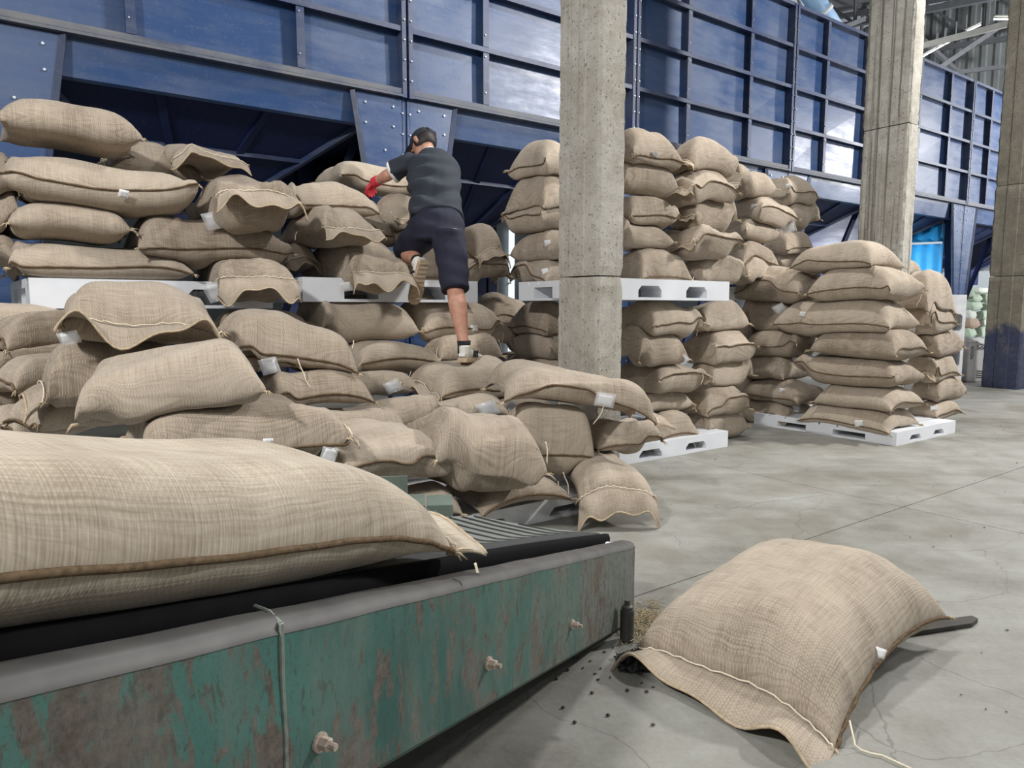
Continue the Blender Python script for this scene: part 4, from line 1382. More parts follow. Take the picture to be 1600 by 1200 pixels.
sack((470, 634, 612, 690), K(3.25), 'u', 'plain sack peeping up behind the front row of the heap', g, seam='', n=nn, ds=0.4)
sack((540, 616, 694, 676), K(3.4), 'u', 'flat sack crossed by a sharp shadow edge', g, seam='', n=nn, ds=0.4, H=0.16, hem='r', hem_len=0.06)
sack((668, 614, 776, 664), K(3.45), 'u', 'flat sack with a torn hem and white paper in a sleeve', g, seam='', hem='r', hem_len=0.08, n=nn, ds=0.4, papers=((762, 639, 0.09, 15),), H=0.16)
sack((760, 618, 840, 660), K(3.5), 'u', 'crumpled sack mouth with a plastic sleeve under the arched sack', g, seam='', papers=((797, 637, 0.08, 40),), n=nn, ds=0.4, H=0.16)
sack((196, 618, 546, 735), K(2.8), 'u', 'broad seamed sack with a square white tag behind the moving sack', g, L=1.0, W=0.6, n=nn, ds=0.4, tags=((419, 692, 0.035),), threads=((520, 700, 0.09),), H=0.25, hem='r', hem_len=0.04, papers=((514, 710, 0.05, 70),))
sack((474, 656, 710, 764), K(2.74), 'u', 'plump seamed sack in the front row pointing right', g, L=0.85, n=nn, ds=0.4, H=0.27, belly=0.62)
sack((774, 630, 918, 740), K(2.85), 25, 'front row sack with a low seam under the arched sack', g, n=nn, ds=0.4, W=0.6, H=0.28, belly=0.62, tilt=8)
sack((628, 636, 856, 766), K(2.72), 22, 'large plain front row sack with two lower ears', g, seam='', n=nn, ds=0.4, L=0.85, W=0.62, H=0.3, belly=0.62, tilt=12, threads=((852, 690, 0.10),))
sack((308, 527, 416, 590), K(3.4), 'u', 'seamed sack under the draped sack with a loop tag', g, n=nn, ds=0.4, papers=((421, 572, 0.07, -80),), threads=((414, 556, 0.08),))
sack((400, 577, 580, 642), K(3.3), 'u', 'seamed sack lying below the draped sack', g, n=nn, ds=0.4, L=0.85)
sack((320, 484, 560, 586), K(3.45), 'u', 'long draped sack sagging over its neighbours with a raised seam', g, n=nn, ds=0.4, L=1.0, tilt=10, H=0.22, threads=((465, 560, 0.15), (552, 532, 0.04)), belly=0.6)
sack((105, 528, 262, 645), K(3.15), 'u', 'sack with an upright folded hem behind the plump eared sack', g, seam='', hem='l', n=nn, ds=0.4)
sack((630, 557, 836, 630), K(3.72), 'u', 'pale sack under the man\'s standing shoe with an open left mouth', g, n=nn, ds=0.4, hem='l', hem_len=0.10, droop=15, L=0.85, hem_wave=0.03, threads=((642, 580, 0.05),))
sack((116, 529, 416, 666), K(2.8), 24, 'plump plain sack with two pointed ears at the left of the heap', g, seam='', n=nn, ds=0.4, L=0.85, W=0.55, H=0.36, belly=0.62, tilt=-8)
sack((96, 440, 346, 545), K(3.4), -58, 'sack with a wide open wavy mouth facing out, on top at left', g, seam='', hem='r', droop=15, hem_len=0.11, n=nn, ds=0.4, W=0.62, H=0.34, hem_wave=0.045, belly=0.62, papers=((108, 528, 0.05, 10),), lim=((0.5, 1.1), (.3, .75), (.1, .4)))
sack((757, 567, 1026, 664), K(2.86), 12, 'arched front sack with a paper label at its stitched right hem', g, n=nn, ds=0.4, L=0.85, W=0.55, H=0.28, tilt=10, hem='r', hem_len=0.10, droop=20, papers=((937, 658, 0.075, -15),), threads=((925, 672, 0.14),), belly=0.62, sag=0.05)
print('sacks', SACKN[0])


# ------------------------------------------------------------------ conveyor in the foreground
E0 = np.array([0.345, 2.16, 0.30])
CS = np.array([-0.438, -0.899, 0.245])       # up the conveyor
CW = np.array([-0.8990, 0.4380, 0.0])        # across it, away from the camera
CN = np.cross(CS, CW); CN = CN / np.linalg.norm(CN)
if CN[2] < 0:
    CN = -CN
BW = 0.58
conv = empty('belt_conveyor', (E0[0], E0[1], 0), label='green painted belt conveyor rising to the left with ridged grey belt', cat='conveyor')
co_ = (E0[0], E0[1], 0)


def cp(s, w, h):
    p = E0 + CS * s + CW * w + CN * h
    return p


def cvert(s, w, dz):
    p = E0 + CS * s + CW * w
    return np.array([p[0], p[1], max(0.004, p[2] + dz)])


SM = 2.9
S0 = -0.16
for nm, w0 in (('side_panel', 0.0), ('side_panel', BW + 0.12)):
    mb = MB()
    ss = [S0, S0 + 0.012] + list(np.linspace(S0 + 0.1, SM, 26))
    r = rng(3)
    V, Fc = [], []
    # folded channel: outer face with rounded top edge, flat top flange, inner lip
    sg = 1 if w0 == 0 else -1
    for k, s_ in enumerate(ss):
        d = 0.004 * sin(s_ * 7) + (0.006 if k == 0 else 0)
        pr = [(0.012, -0.285), (0.0, -0.27), (0.0 + d * .5, -0.15), (0.0, -0.016), (0.006, -0.004), (0.018, 0.0), (0.045, 0.0 - d * .4), (0.059, -0.004), (0.063, -0.03), (0.059, -0.03), (0.055, -0.008), (0.02, -0.008), (0.01, -0.02), (0.01, -0.27)]
        for (w_, z_) in pr:
            V.append(cvert(s_, w0 + sg * w_, z_))
        m = len(pr)
        if k:
            for q in range(m):
                a, b = (k - 1) * m + q, (k - 1) * m + (q + 1) % m
                Fc.append((a, a + m, b + m, b))
    Fc.append(tuple(range(m)))
    Fc.append(tuple((len(ss) - 1) * m + q for q in range(m - 1, -1, -1)))
    side = mesh_obj(nm, V, Fc, M['green'], conv, co_)
    # bare worn flange strip
    V, Fc = [], []
    for k, s_ in enumerate(ss):
        for (w_, z_) in ((-0.0015, -0.018), (0.005, -0.003), (0.017, 0.0022), (0.045, 0.0022), (0.061, -0.003)):
            V.append(cvert(s_, w0 + sg * w_, z_ + 0.001 * sin(s_ * 31)))
        if k:
            for q in range(4):
                a = (k - 1) * 5 + q
                Fc.append((a, a + 5, a + 6, a + 1))
    mesh_obj('worn_flange', V, Fc, M['worn_top'], conv, co_, True)
# end plate
V = [cvert(S0, 0.0, -0.285), cvert(S0, BW + 0.12, -0.285), cvert(S0, BW + 0.12, -0.03), cvert(S0, 0.0, -0.03)]
q = [p + CS * 0.01 for p in V]
MB().add(V + q, [(3, 2, 1, 0), (4, 5, 6, 7), (0, 1, 5, 4), (1, 2, 6, 5), (2, 3, 7, 6), (3, 0, 4, 7)]).build('end_plate', M['worn_top'], conv, co_)
# weld seam down the front panel, panel joint on the flange
mb = MB()
w_px = [(383, 985), (378, 1030), (372, 1075), (366, 1130), (362, 1190)]
pts = []
for s_, dz in ((1.455, -0.003), (1.457, -0.08), (1.455, -0.16), (1.458, -0.25), (1.456, -0.28)):
    pts.append(cvert(s_, -0.001, dz))
mb.tube(pts, 0.0035, 6)
pts2 = [cvert(1.43, 0.07, 0.002), cvert(1.44, 0.035, 0.003), cvert(1.455, 0.0, -0.004)]
mb.tube(pts2, 0.003, 6)
mb.build('weld_seam', M['weld'], conv, co_)
# bolts on the front face
def plane_pt(px, py):
    n_ = np.cross(CS, [0, 0, 1.0])
    d = ray(px, py)
    o_ = np.array([0, 0, CAM_Z])
    return o_ + d * (((E0 - o_) @ n_) / (d @ n_))


fn = -CW
for (px, py, r_) in ((893, 975, 0.0085), (762, 1036, 0.0095), (498, 1159, 0.0095)):
    p = plane_pt(px, py)
    mb = MB().tube([p, p + fn * 0.005], r_ * 1.45, 14)
    mb.tube([p + fn * 0.005, p + fn * 0.018, p + fn * 0.02], [r_, r_, r_ * 0.8], 6)
    mb.tube([p + fn * 0.02, p + fn * 0.03], r_ * 0.55, 8)
    mb.build('bolt', M['rusty_bolt'], conv, co_)['label'] = 'pale hexagon bolt'
# pivot post and end bolt
p = on_y(973, 975, 2.14)
base = np.array([p[0] + 0.012, p[1] - 0.01, 0.0])
mb = MB().tube([base + [0, 0, 0.005], base + [0, 0, 0.105]], 0.022, 16)
mb.tube([base + [0, 0, 0.105], base + [0, 0, 0.115], base + [0, 0, 0.12]], [0.018, 0.018, 0.012], 16)
mb.tube([base + [0, 0, 0.12], base + [0, 0, 0.135]], [0.010, 0.009], 8)
mb.build('pivot_post', M['worn_top'], conv, co_)
e1 = cvert(S0, 0.05, -0.10)
mb = MB().tube([e1, e1 - CS * 0.014], 0.026, 14)
mb.tube([e1 - CS * 0.014, e1 - CS * 0.034], 0.015, 6)
mb.tube([e1 - CS * 0.034, e1 - CS * 0.046], 0.009, 8)
mb.build('end_bolt', M['worn_top'], conv, co_)
# belt with bent ridges
nS, nW = 64, 22
V, Fc = [], []
s_in = np.linspace(S0 - 0.0, SM, nS)
for layer in (0, 1):
    for s_ in s_in:
        for j in range(nW):
            w_ = 0.110 + (BW - 0.068) * j / (nW - 1)
            V.append(cp(s_, w_, (0.012 if layer == 0 else 0.002) - 0.006 * sin(pi * j / (nW - 1))))
G_ = nS * nW
for i in range(nS - 1):
    for j in range(nW - 1):
        a = i * nW + j
        Fc.append((a, a + 1, a + nW + 1, a + nW))
        Fc.append((G_ + a, G_ + a + nW, G_ + a + nW + 1, G_ + a + 1))
for i in range(nS - 1):
    for j in (0, nW - 1):
        a = i * nW + j
        Fc.append((a, a + nW, G_ + a + nW, G_ + a))
for j in range(nW - 1):
    for i in (0, nS - 1):
        a = i * nW + j
        Fc.append((a, a + 1, G_ + a + 1, G_ + a))
belt = mesh_obj('belt', V, Fc, M['belt'], conv, co_, True)
for a in np.arange(-0.05, 3.2, 0.088):
    pts = []
    ctrl = [(max(a - 0.60, S0 + 0.005), 0.128), (max(a - 0.25, S0 + 0.008), 0.148), (a - 0.03, 0.205), (a + 0.0, 0.24), (a - 0.03, 0.30), (a - 0.08, 0.42), (a - 0.16, 0.60)]
    for (s_, w_) in ctrl:
        if s_ > S0 and s_ < SM:
            pts.append(cp(s_, w_, 0.0125 - 0.006 * sin(pi * (w_ - 0.08) / 0.54)))
    if len(pts) > 2:
        MB().tube(pts, 0.0045, 6).build('belt_ridge', M['groove'], belt, co_, True)
# rubber edge strip standing along the near side of the belt
V, Fc = [], []
for k, s_ in enumerate(np.linspace(S0, SM, 60)):
    hh = 0.022 + 0.004 * sin(s_ * 3)
    for (w_, h_) in ((0.086, -0.03), (0.088, hh - 0.012), (0.094, hh), (0.108, hh), (0.116, hh - 0.008), (0.116, -0.03)):
        V.append(cp(s_, w_, h_ - 0.004))
    if k:
        for q in range(6):
            a, b = (k - 1) * 6 + q, (k - 1) * 6 + (q + 1) % 6
            Fc.append((a, a + 6, b + 6, b))
mesh_obj('rubber_edge', V, Fc, M['rubber'], conv, co_, True)
# tail roller and underside, props carrying the raised end
MB().tube([cp(S0 + 0.03, 0.06, -0.05), cp(S0 + 0.03, BW + 0.06, -0.05)], 0.045, 18).build('tail_roller', M['steel'], conv, co_, True)
V = [cp(S0 + 0.02, 0.03, -0.12), cp(SM, 0.03, -0.12), cp(SM, BW + 0.1, -0.12), cp(S0 + 0.02, BW + 0.1, -0.12)]
for p in V:
    p[2] = max(p[2], 0.01)
q = [p + np.array([0, 0, 0.006]) for p in V]
MB().add(V + q, [(3, 2, 1, 0), (4, 5, 6, 7), (0, 1, 5, 4), (1, 2, 6, 5), (2, 3, 7, 6), (3, 0, 4, 7)]).build('bed_plate', M['worn_top'], conv, co_)
for w_ in (0.03, BW + 0.09):
    p = cvert(2.75, w_, -0.27)
    MB().bar((p[0], p[1], 0.0), p, 0.06).build('prop', M['green'], conv, co_)

# ---- the sack riding the belt
yaw_c = math.degrees(math.atan2(-CS[1], -CS[0]))
c = cp(1.5, 0.29, 0.076)
tl = math.degrees(math.asin(0.245 / np.linalg.norm(CS)))
big = sack(None, None, yaw_c, 'big pale jute sack riding up the foreground belt conveyor', 'jute sacks lying apart', seam='f', hem='r', hem_len=0.11, droop=12, fit=False, c=c, L=1.05, W=0.52, H=0.205, tilt=tl, drape=False, mat='burlap_pale',
           n=(90, 64), belly=0.63, fill=2.9, put=False, hem_wave=0.012, stitch=True, wrinkle=0.8, threads=((742, 880, 0.02),))

# ---- the sack lying on the floor
fl = sack(None, None, 222.0, 'jute sack lying alone on the concrete floor beside the conveyor foot', 'jute sacks lying apart', seam='b', hem='r', hem_len=0.115, droop=14, fit=False, c=(0.86, 2.06, 0.105), L=0.80, W=0.60, H=0.28,
          tilt=6, drape=False, mat='burlap_near', n=(90, 70), belly=0.62, fill=2.5, tags=((1374, 1020, 0.03),), hem_wave=0.03, wrinkle=1.2, put=False)
# long pale string from its near corner
pts = [on_plane(px, py, ('z', 0.006)) for px, py in ((1326, 1152), (1336, 1164), (1346, 1172), (1362, 1177), (1378, 1180), (1400, 1190), (1424, 1201))]
pts[0][2] = 0.05
MB().tube(pts, 0.0022, 6).build('loose_thread', M['thread'], fl, tuple(fl.location), True)

# flat dark bar under the sack
a, b = on_plane(1372, 990, ('z', 0.012)), on_plane(1528, 968, ('z', 0.012))
d_ = (b - a) / np.linalg.norm(b - a)
sd = np.array([-d_[1], d_[0], 0]) * 0.026
tip = b + d_ * 0.0
P = [a - sd, tip - sd * 0.9 - d_ * 0.05, tip, tip + sd * 0.9, a + sd]
MB().add([p * (1, 1, 0) + np.array([0, 0, 0.002]) for p in P] + [p * (1, 1, 0) + np.array([0, 0, 0.016]) for p in P], [(4, 3, 2, 1, 0), (5, 6, 7, 8, 9)] + [(i, (i + 1) % 5, 5 + (i + 1) % 5, 5 + i) for i in range(5)]).build(
    'steel_bar', M['black_bar'], origin=tuple(a * (1, 1, 0)), label='dark flat bar poking out from under the floor sack', cat='bar')

# small steel tray with spilled grain behind the belt
ta, tb = on_plane(545, 812, ('z', 0.30)), on_plane(708, 806, ('z', 0.30))
tdir = (tb - ta); tl_ = np.linalg.norm(tdir); tdir /= tl_
tin = np.array([-tdir[1], tdir[0], 0])
TW = lambda a_, b_, c_: tuple(ta + tdir * a_ + tin * b_ + np.array([0, 0, c_]))
tray = empty('steel_tray', TW(0, 0, -0.29), label='small grey-green steel feed tray with spilled grain behind the belt', cat='tray')
to_ = TW(0, 0, -0.29)


def tbx(mb, a0, a1, b0, b1, c0, c1):
    return mb.hexa([TW(a0, b0, c0), TW(a1, b0, c0), TW(a1, b1, c0), TW(a0, b1, c0), TW(a0, b0, c1), TW(a1, b0, c1), TW(a1, b1, c1), TW(a0, b1, c1)])


mb = tbx(MB(), -0.5, tl_ - 0.10, 0, 0.17, 0.030, 0.040)
tbx(mb, -0.5, tl_ - 0.105, -0.004, 0.004, -0.012, 0.042)
tbx(mb, tl_ - 0.095, tl_, -0.004, 0.14, -0.012, 0.042)
mb.build('tray_pan', M['tray'], tray, to_)
tbx(MB(), -0.5, tl_ - 0.165, 0.165, 0.175, 0.03, 0.112).build('back_plate', M['tray'], tray, to_)
MB().tube([TW(tl_ - 0.098, -0.03, 0.03), TW(tl_ - 0.04, -0.06, 0.004)], 0.010, 12).build('spindle', M['steel'], tray, to_, True)
MB().tube([TW(tl_ - 0.072, -0.05, 0.026), TW(tl_ - 0.035, -0.085, 0.004)], 0.013, 14).build('roller', M['steel'], tray, to_, True)
for a_ in (-0.4, tl_ - 0.05):
    p = np.array(TW(a_, 0.12, 0.0))
    MB().bar(p * (1, 1, 0), p, 0.035).build('tray_post', M['tray'], tray, to_)
r = rng(11)
mb = MB()
for _ in range(260):
    a_, b_ = r.uniform(-0.2, tl_ - 0.14), r.uniform(0.0, 0.12)
    hh = 0.041 + max(0, 0.022 * (1 - abs(a_ - 0.08) / 0.2)) * r.uniform(0, 1)
    p = np.array(TW(a_, b_, hh))
    d = r.uniform(-1, 1, 3) * 0.005
    mb.tube([p - d, p, p + d], [0.0008, 0.0036, 0.0008], 5)
mb.build('spilled_grain', M['grain'], origin=TW(0.05, 0.06, 0.04), kind='stuff', label='spilled pale grain lying in the steel tray', cat='grain')

# debris on the floor
mb = MB()
r = rng(5)
spots = [(898, 1128), (950, 1117), (925, 1082), (880, 1105), (870, 1060), (888, 1046), (1010, 1080), (1020, 1132), (980, 1078)]
for px, py in spots:
    p = on_plane(px, py, ('z', 0.004))
    mb.tube([p - (0.006, 0, 0), p, p + (0.006, 0.001, 0)], [0.001, 0.0045, 0.001], 6)
for _ in range(45):
    px, py = r.uniform(840, 1600), 660 + 480 * r.uniform(0, 1) ** 1.5
    p = on_plane(px, py, ('z', 0.003))
    s_ = r.uniform(0.002, 0.0045)
    d = np.array([cos(px), sin(px), 0]) * s_ * 1.5
    mb.tube([p - d, p, p + d], [0.0006, s_ * 0.7, 0.0006], 5)
for _ in range(24):
    px, py = r.normal(935, 50), r.normal(1035, 18)
    p = on_plane(px, py, ('z', 0.003))
    d = np.array([cos(px * 3), sin(px * 3), 0]) * 0.006
    mb.tube([p - d, p, p + d], [0.0006, 0.003, 0.0006], 5)
mb.build('bean_crumbs', M['bean'], origin=tuple(on_plane(950, 1060, ('z', 0))), kind='stuff', label='dark beans and crumbs scattered over the concrete floor', cat='crumbs')
mb = MB()
for _ in range(420):
    t_ = r.uniform(0, 1)
    p = on_plane(r.normal(1012, 22), r.normal(975, 18), ('z', 0.004)) + np.array([0, 0, r.uniform(0, 0.022)])
    d = np.append(r.uniform(-1, 1, 2), r.uniform(-0.3, 0.3)) * 0.016
    mb.tube([p - d, p + d], 0.0011, 4)
mb.build('straw_chaff', M['straw'], origin=tuple(on_plane(1012, 975, ('z', 0))), kind='stuff', label='small heap of straw chaff at the conveyor foot', cat='chaff')
# crumpled scrap of black film by the hem
mb = MB()
p0 = on_plane(1000, 1040, ('z', 0.0))
n_ = 9
for i in range(n_):
    for j in range(n_):
        x_, y_ = (i / (n_ - 1) - 0.5) * 0.13, (j / (n_ - 1) - 0.5) * 0.10
        z_ = 0.012 + 0.030 * max(0, 1 - (x_ / 0.07) ** 2 - (y_ / 0.055) ** 2) + 0.008 * sin(i * 2.3 + j) + 0.006 * cos(j * 2.9 - i)
        mb.v.append(tuple(p0 + np.array([x_, y_, max(z_, 0.002)])))
for i in range(n_ - 1):
    for j in range(n_ - 1):
        a = i * n_ + j
        mb.f.append((a, a + n_, a + n_ + 1, a + 1))
sc = mb.build('black_film_scrap', M['black_film'], origin=tuple(p0), label='crumpled scrap of black film beside the floor sack hem', cat='scrap')
sc.modifiers.new('thick', 'SOLIDIFY').thickness = 0.002

# ------------------------------------------------------------------ far right background
g = 'pale woven sacks far behind at the right'
far = [(1502, 512, 1526, 527, 'green_bag', 'lowest flat pale green far sack at the left'), (1520, 509, 1550, 528, 'green_bag', 'lowest plump pale green far sack at the right'),
       (1500, 497, 1532, 514, 'brown_bag', 'pinkish brown far sack, the only brown one'), (1524, 498, 1552, 511, 'white_bag', 'white far sack right of the brown one'),
       (1502, 484, 1526, 500, 'white_bag', 'white far sack above the brown one'), (1523, 484, 1552, 500, 'green_bag', 'pale green far sack, middle row right'),
       (1504, 471, 1536, 486, 'green_bag', 'pale green far sack, middle row left'), (1531, 472, 1554, 486, 'green_bag', 'pale green far sack beside the column, fourth row'),
       (1506, 458, 1536, 473, 'green_bag', 'slanting pale green far sack, second from the top'), (1527, 456, 1556, 473, 'green_bag', 'pale green far sack, second from the top at the column'),
       (1506, 452, 1520, 466, 'green_bag', 'small pale green far sack at the upper left'), (1512, 449, 1548, 460, 'white_bag', 'topmost pale far sack')]
pf = on_y(1526, 528, 17.8)
FW = lambda a, b, c: (pf[0] - 0.5 + a, pf[1] - 0.3 + b, c)
pallet(0, 0, 0, 1.2, 1.0, 'pallet carrying the pale far sacks', 'pallet_old', world=FW, H=max(0.12, pf[2] - 0.01))
for (x0, y0, x1, y1, mt, lb) in far:
    sack((x0, y0, x1, y1), ('Y', 18.1), 8, lb, g, seam='', n=(16, 12), drape=False, put=False, mat='burlap', lim=((0.2, 1.2), (0.3, 0.7), (0.1, 0.6)), L=0.6, W=0.5, fill=4.0, name='woven_sack').data.materials[0] = M[mt]
# upright bulk bag with printed lettering
bb0 = on_y(1526, 598, 9.9)
bz = 0.0
bt = on_y(1526, 533, 9.9)[2]
bw = 0.15
org = (bb0[0], bb0[1] + 0.15, 0)
V, Fc = [], []
prof_ = [(0.0, 0.9), (0.03, 1.0), (0.2, 1.04), (0.4, 1.03), (0.8, 0.98), (0.95, 1.0), (1.0, 0.95)]
m = 24
for (f, k) in prof_:
    for q in range(m):
        a = 2 * pi * q / m
        cx_, sx_ = cos(a), sin(a)
        sq = (abs(cx_) ** 5 + abs(sx_) ** 5) ** (-1 / 5)
        V.append((org[0] + cx_ * sq * bw * k * (1 + 0.02 * sin(q * 2.3 + f * 9)), org[1] + sx_ * sq * bw * k, bt * f + (0.05 * sin(a * 2 + 0.6) if f > 0.9 else 0)))
for i in range(len(prof_) - 1):
    for q in range(m):
        a, b = i * m + q, i * m + (q + 1) % m
        Fc.append((a, b, b + m, a + m))
Fc.append(tuple(range(m - 1, -1, -1)))
V.append((org[0], org[1], bt * 0.9)); top_i = len(V) - 1
for q in range(m):
    Fc.append(((len(prof_) - 1) * m + q, (len(prof_) - 1) * m + (q + 1) % m, top_i))
bulk = mesh_obj('bulk_bag', V, Fc, M['big_bag'], None, org, True, label='grey white upright bulk bag with black lettering at the column foot', cat='bag')
MB().tube([(org[0] - bw, org[1] - bw * .9, bt * 0.97), (org[0] - bw * .3, org[1] - bw, bt * 0.99), (org[0] + bw * 0.9, org[1] - bw, bt * 0.86), (org[0] + bw, org[1], bt * 0.98)], 0.014, 6).build('bag_lip', M['big_bag'], bulk, org, True)


def text_mesh(txt, size, loc, rot, mat, parent, origin, name='lettering'):
    cu = bpy.data.curves.new(name, 'FONT')
    cu.body = txt
    cu.size = size
    cu.extrude = 0.001
    cu.align_x = 'CENTER'
    o = bpy.data.objects.new(name, cu)
    COL.objects.link(o)
    dg_ = bpy.context.evaluated_depsgraph_get()
    me = bpy.data.meshes.new_from_object(o.evaluated_get(dg_))
    bpy.data.objects.remove(o)
    me.materials.clear()
    me.materials.append(mat)
    ob = bpy.data.objects.new(name, me)
    COL.objects.link(ob)
    ob.parent = parent
    ob.location = Vector(loc) - Vector(origin)
    ob.rotation_euler = rot
    return ob


text_mesh('Soon', 0.10, (org[0] + 0.06, org[1] - bw * 1.07, bt * 0.80), (pi / 2, 0, 0), M['print'], bulk, org)
text_mesh('Nooo', 0.05, (org[0] + 0.07, org[1] - bw * 1.06, bt * 0.90), (pi / 2, 0, 0), M['print'], bulk, org)
text_mesh('SOON', 0.065, (org[0] - bw * 0.82, org[1] - bw * 1.06, bt * 0.72), (pi / 2, pi / 2, 0), M['print'], bulk, org)
mb = MB()
for k in range(4):
    z_ = bt * (0.28 - 0.05 * k)
    mb.bar((org[0] - 0.02, org[1] - bw * 1.08, z_), (org[0] + 0.13, org[1] - bw * 1.08, z_ - 0.01), 0.006, 0.010)
mb.build('lettering', M['print'], bulk, org)

# upright white pallet standing on its edge, left of the bulk bag
p0 = on_y(1478, 598, 9.5)
ex = np.array([0.06, 0.13, 0]); ex = ex / np.linalg.norm(ex)


def UW(a, b, c):
    # a runs up, b runs away, c runs to the right
    return (p0[0] + b * 0.25 + c * 1.0, p0[1] + b * 0.97 + 0.1 * c, a)


pallet(0, 0, 0, 1.22, 1.0, 'scuffed white pallet standing upright on its edge beside the bulk bag', 'pallet_old', world=UW, H=0.22)
# heap of white crumpled scraps between pallet and bag
for i, (px, py, sc_) in enumerate(((1506, 543, .11), (1504, 556, .12), (1508, 566, .11), (1505, 577, .13))):
    p = on_y(px, py, 10.6)
    r = rng(60 + i)
    a = np.linspace(0, 2 * pi, 13)[:-1]
    V, Fc = [], []
    for k, ph in enumerate(np.linspace(-pi / 2, pi / 2, 7)):
        for q in a:
            rr = sc_ * (1 + 0.2 * r.uniform(-1, 1))
            V.append((p[0] + rr * cos(ph) * cos(q), p[1] + rr * cos(ph) * sin(q), max(0.01, p[2] + 0.7 * rr * sin(ph))))
        if k:
            for q in range(12):
                Fc.append(((k - 1) * 12 + q, (k - 1) * 12 + (q + 1) % 12, k * 12 + (q + 1) % 12, k * 12 + q))
    mesh_obj('empty_bag', V, Fc, M['white_bag'], None, (p[0], p[1], max(0, p[2] - sc_ * .7)), False, label='crumpled white empty bag in the pile left of the bulk bag, ' + ['topmost', 'second from top', 'third from top', 'lowest'][i], cat='bag', group='crumpled white bags by the bulk bag')
p = on_y(1500, 590, 10.4)
MB().box((p[0] - 0.13, p[1] - 0.1, 0), (p[0] + 0.10, p[1] + 0.25, 0.38), None, 0.02).build('plastic_crate', M['white_bag'], None, (p[0], p[1], 0), label='small white box on the floor left of the bulk bag', cat='box')


# ------------------------------------------------------------------ the man
def P3(px, py, Y):
    return on_y(px, py, Y)


def ring_loft(mb, pts, rad, n=14, hint=(1, 0, 0)):
    """closed elliptical tube; rad = [(across, deep)]; 'across' follows hint"""
    P = [np.array(p, float) for p in pts]
    m = len(P)
    b0 = len(mb.v)
    for i in range(m):
        d = P[min(i + 1, m - 1)] - P[max(i - 1, 0)]
        d = d / np.linalg.norm(d)
        h = np.array(hint[i] if isinstance(hint, list) else hint, float)
        s_ = h - d * (h @ d)
        s_ = s_ / np.linalg.norm(s_)
        t_ = np.cross(d, s_)
        ra, rb = rad[i] if hasattr(rad[i], '__len__') else (rad[i], rad[i])
        for k in range(n):
            a = 2 * pi * k / n
            mb.v.append(tuple(P[i] + s_ * cos(a) * ra + t_ * sin(a) * rb))
    for i in range(m - 1):
        for k in range(n):
            a, b = b0 + i * n + k, b0 + i * n + (k + 1) % n
            mb.f.append((a, b, b + n, a + n))
    mb.f.append(tuple(b0 + k for k in range(n - 1, -1, -1)))
    mb.f.append(tuple(b0 + (m - 1) * n + k for k in range(n)))
    return mb


def fused(mb, name, mat, parent, origin, voxel, smooth=4, fac=0.5, fold=None, **k):
    """union the closed pieces into one continuous skin"""
    o = mb.build(name + '_raw', None, None, origin)
    rm = o.modifiers.new('r', 'REMESH'); rm.mode = 'VOXEL'; rm.voxel_size = voxel
    sm = o.modifiers.new('s', 'SMOOTH'); sm.iterations = smooth; sm.factor = fac
    bpy.context.view_layer.update()
    me = bpy.data.meshes.new_from_object(o.evaluated_get(bpy.context.evaluated_depsgraph_get()))
    bpy.data.objects.remove(o)
    nv = len(me.vertices)
    if fold is not None:
        co = np.zeros(nv * 3); me.vertices.foreach_get('co', co)
        no = np.zeros(nv * 3); me.vertices.foreach_get('normal', no)
        co, no = co.reshape(-1, 3), no.reshape(-1, 3)
        co = co + no * fold(co + np.array(origin))[:, None]
        me.vertices.foreach_set('co', co.ravel())
    me.polygons.foreach_set('use_smooth', [True] * len(me.polygons))
    me.materials.clear(); me.materials.append(mat)
    me.update()
    ob = bpy.data.objects.new(name, me)
    me.name = name
    COL.objects.link(ob)
    if parent is not None:
        ob.parent = parent
    else:
        ob.location = origin
    return setp(ob, **k)


def skin_mat():
    t = NT('skin')
    n = t.noise(t.coord('Object'), 18, 4)
    t.set(Base_Color=t.ramp(n, [(0.3, srgb(176, 124, 102)), (0.7, srgb(204, 156, 132))]), Roughness=0.5)
    t.b.inputs['Subsurface Weight'].default_value = 0.08
    t.b.inputs['Subsurface Radius'].default_value = (0.02, 0.008, 0.004)
    return t.m


M['skin'] = skin_mat()
M['shirt'] = simple('charcoal_tshirt', srgb(44, 49, 58), 0.85, var=0.12, scale=14)
M['shorts'] = simple('navy_shorts', srgb(27, 29, 48), 0.85, var=0.1, scale=14)
M['cap'] = simple('dark_cap', srgb(38, 40, 46), 0.8, var=0.15, scale=30)
M['white_cloth'] = simple('white_trim', srgb(226, 226, 224), 0.8, var=0.04, scale=30)
M['black_cloth'] = simple('black_sock', srgb(30, 30, 33), 0.9)
M['red_glove'] = simple('red_glove', srgb(206, 52, 66), 0.7, var=0.1, scale=40)
M['shoe_white'] = simple('off_white_shoe', srgb(222, 218, 206), 0.6, var=0.05, scale=30)
M['sole'] = simple('tan_rubber_sole', srgb(178, 158, 134), 0.7, var=0.12, scale=40)
M['hair'] = simple('dark_hair', srgb(36, 30, 27), 0.6)
M['eye'] = simple('eye', srgb(60, 44, 36), 0.3)
M['cap_red'] = simple('red_stitching', srgb(170, 60, 66), 0.8)

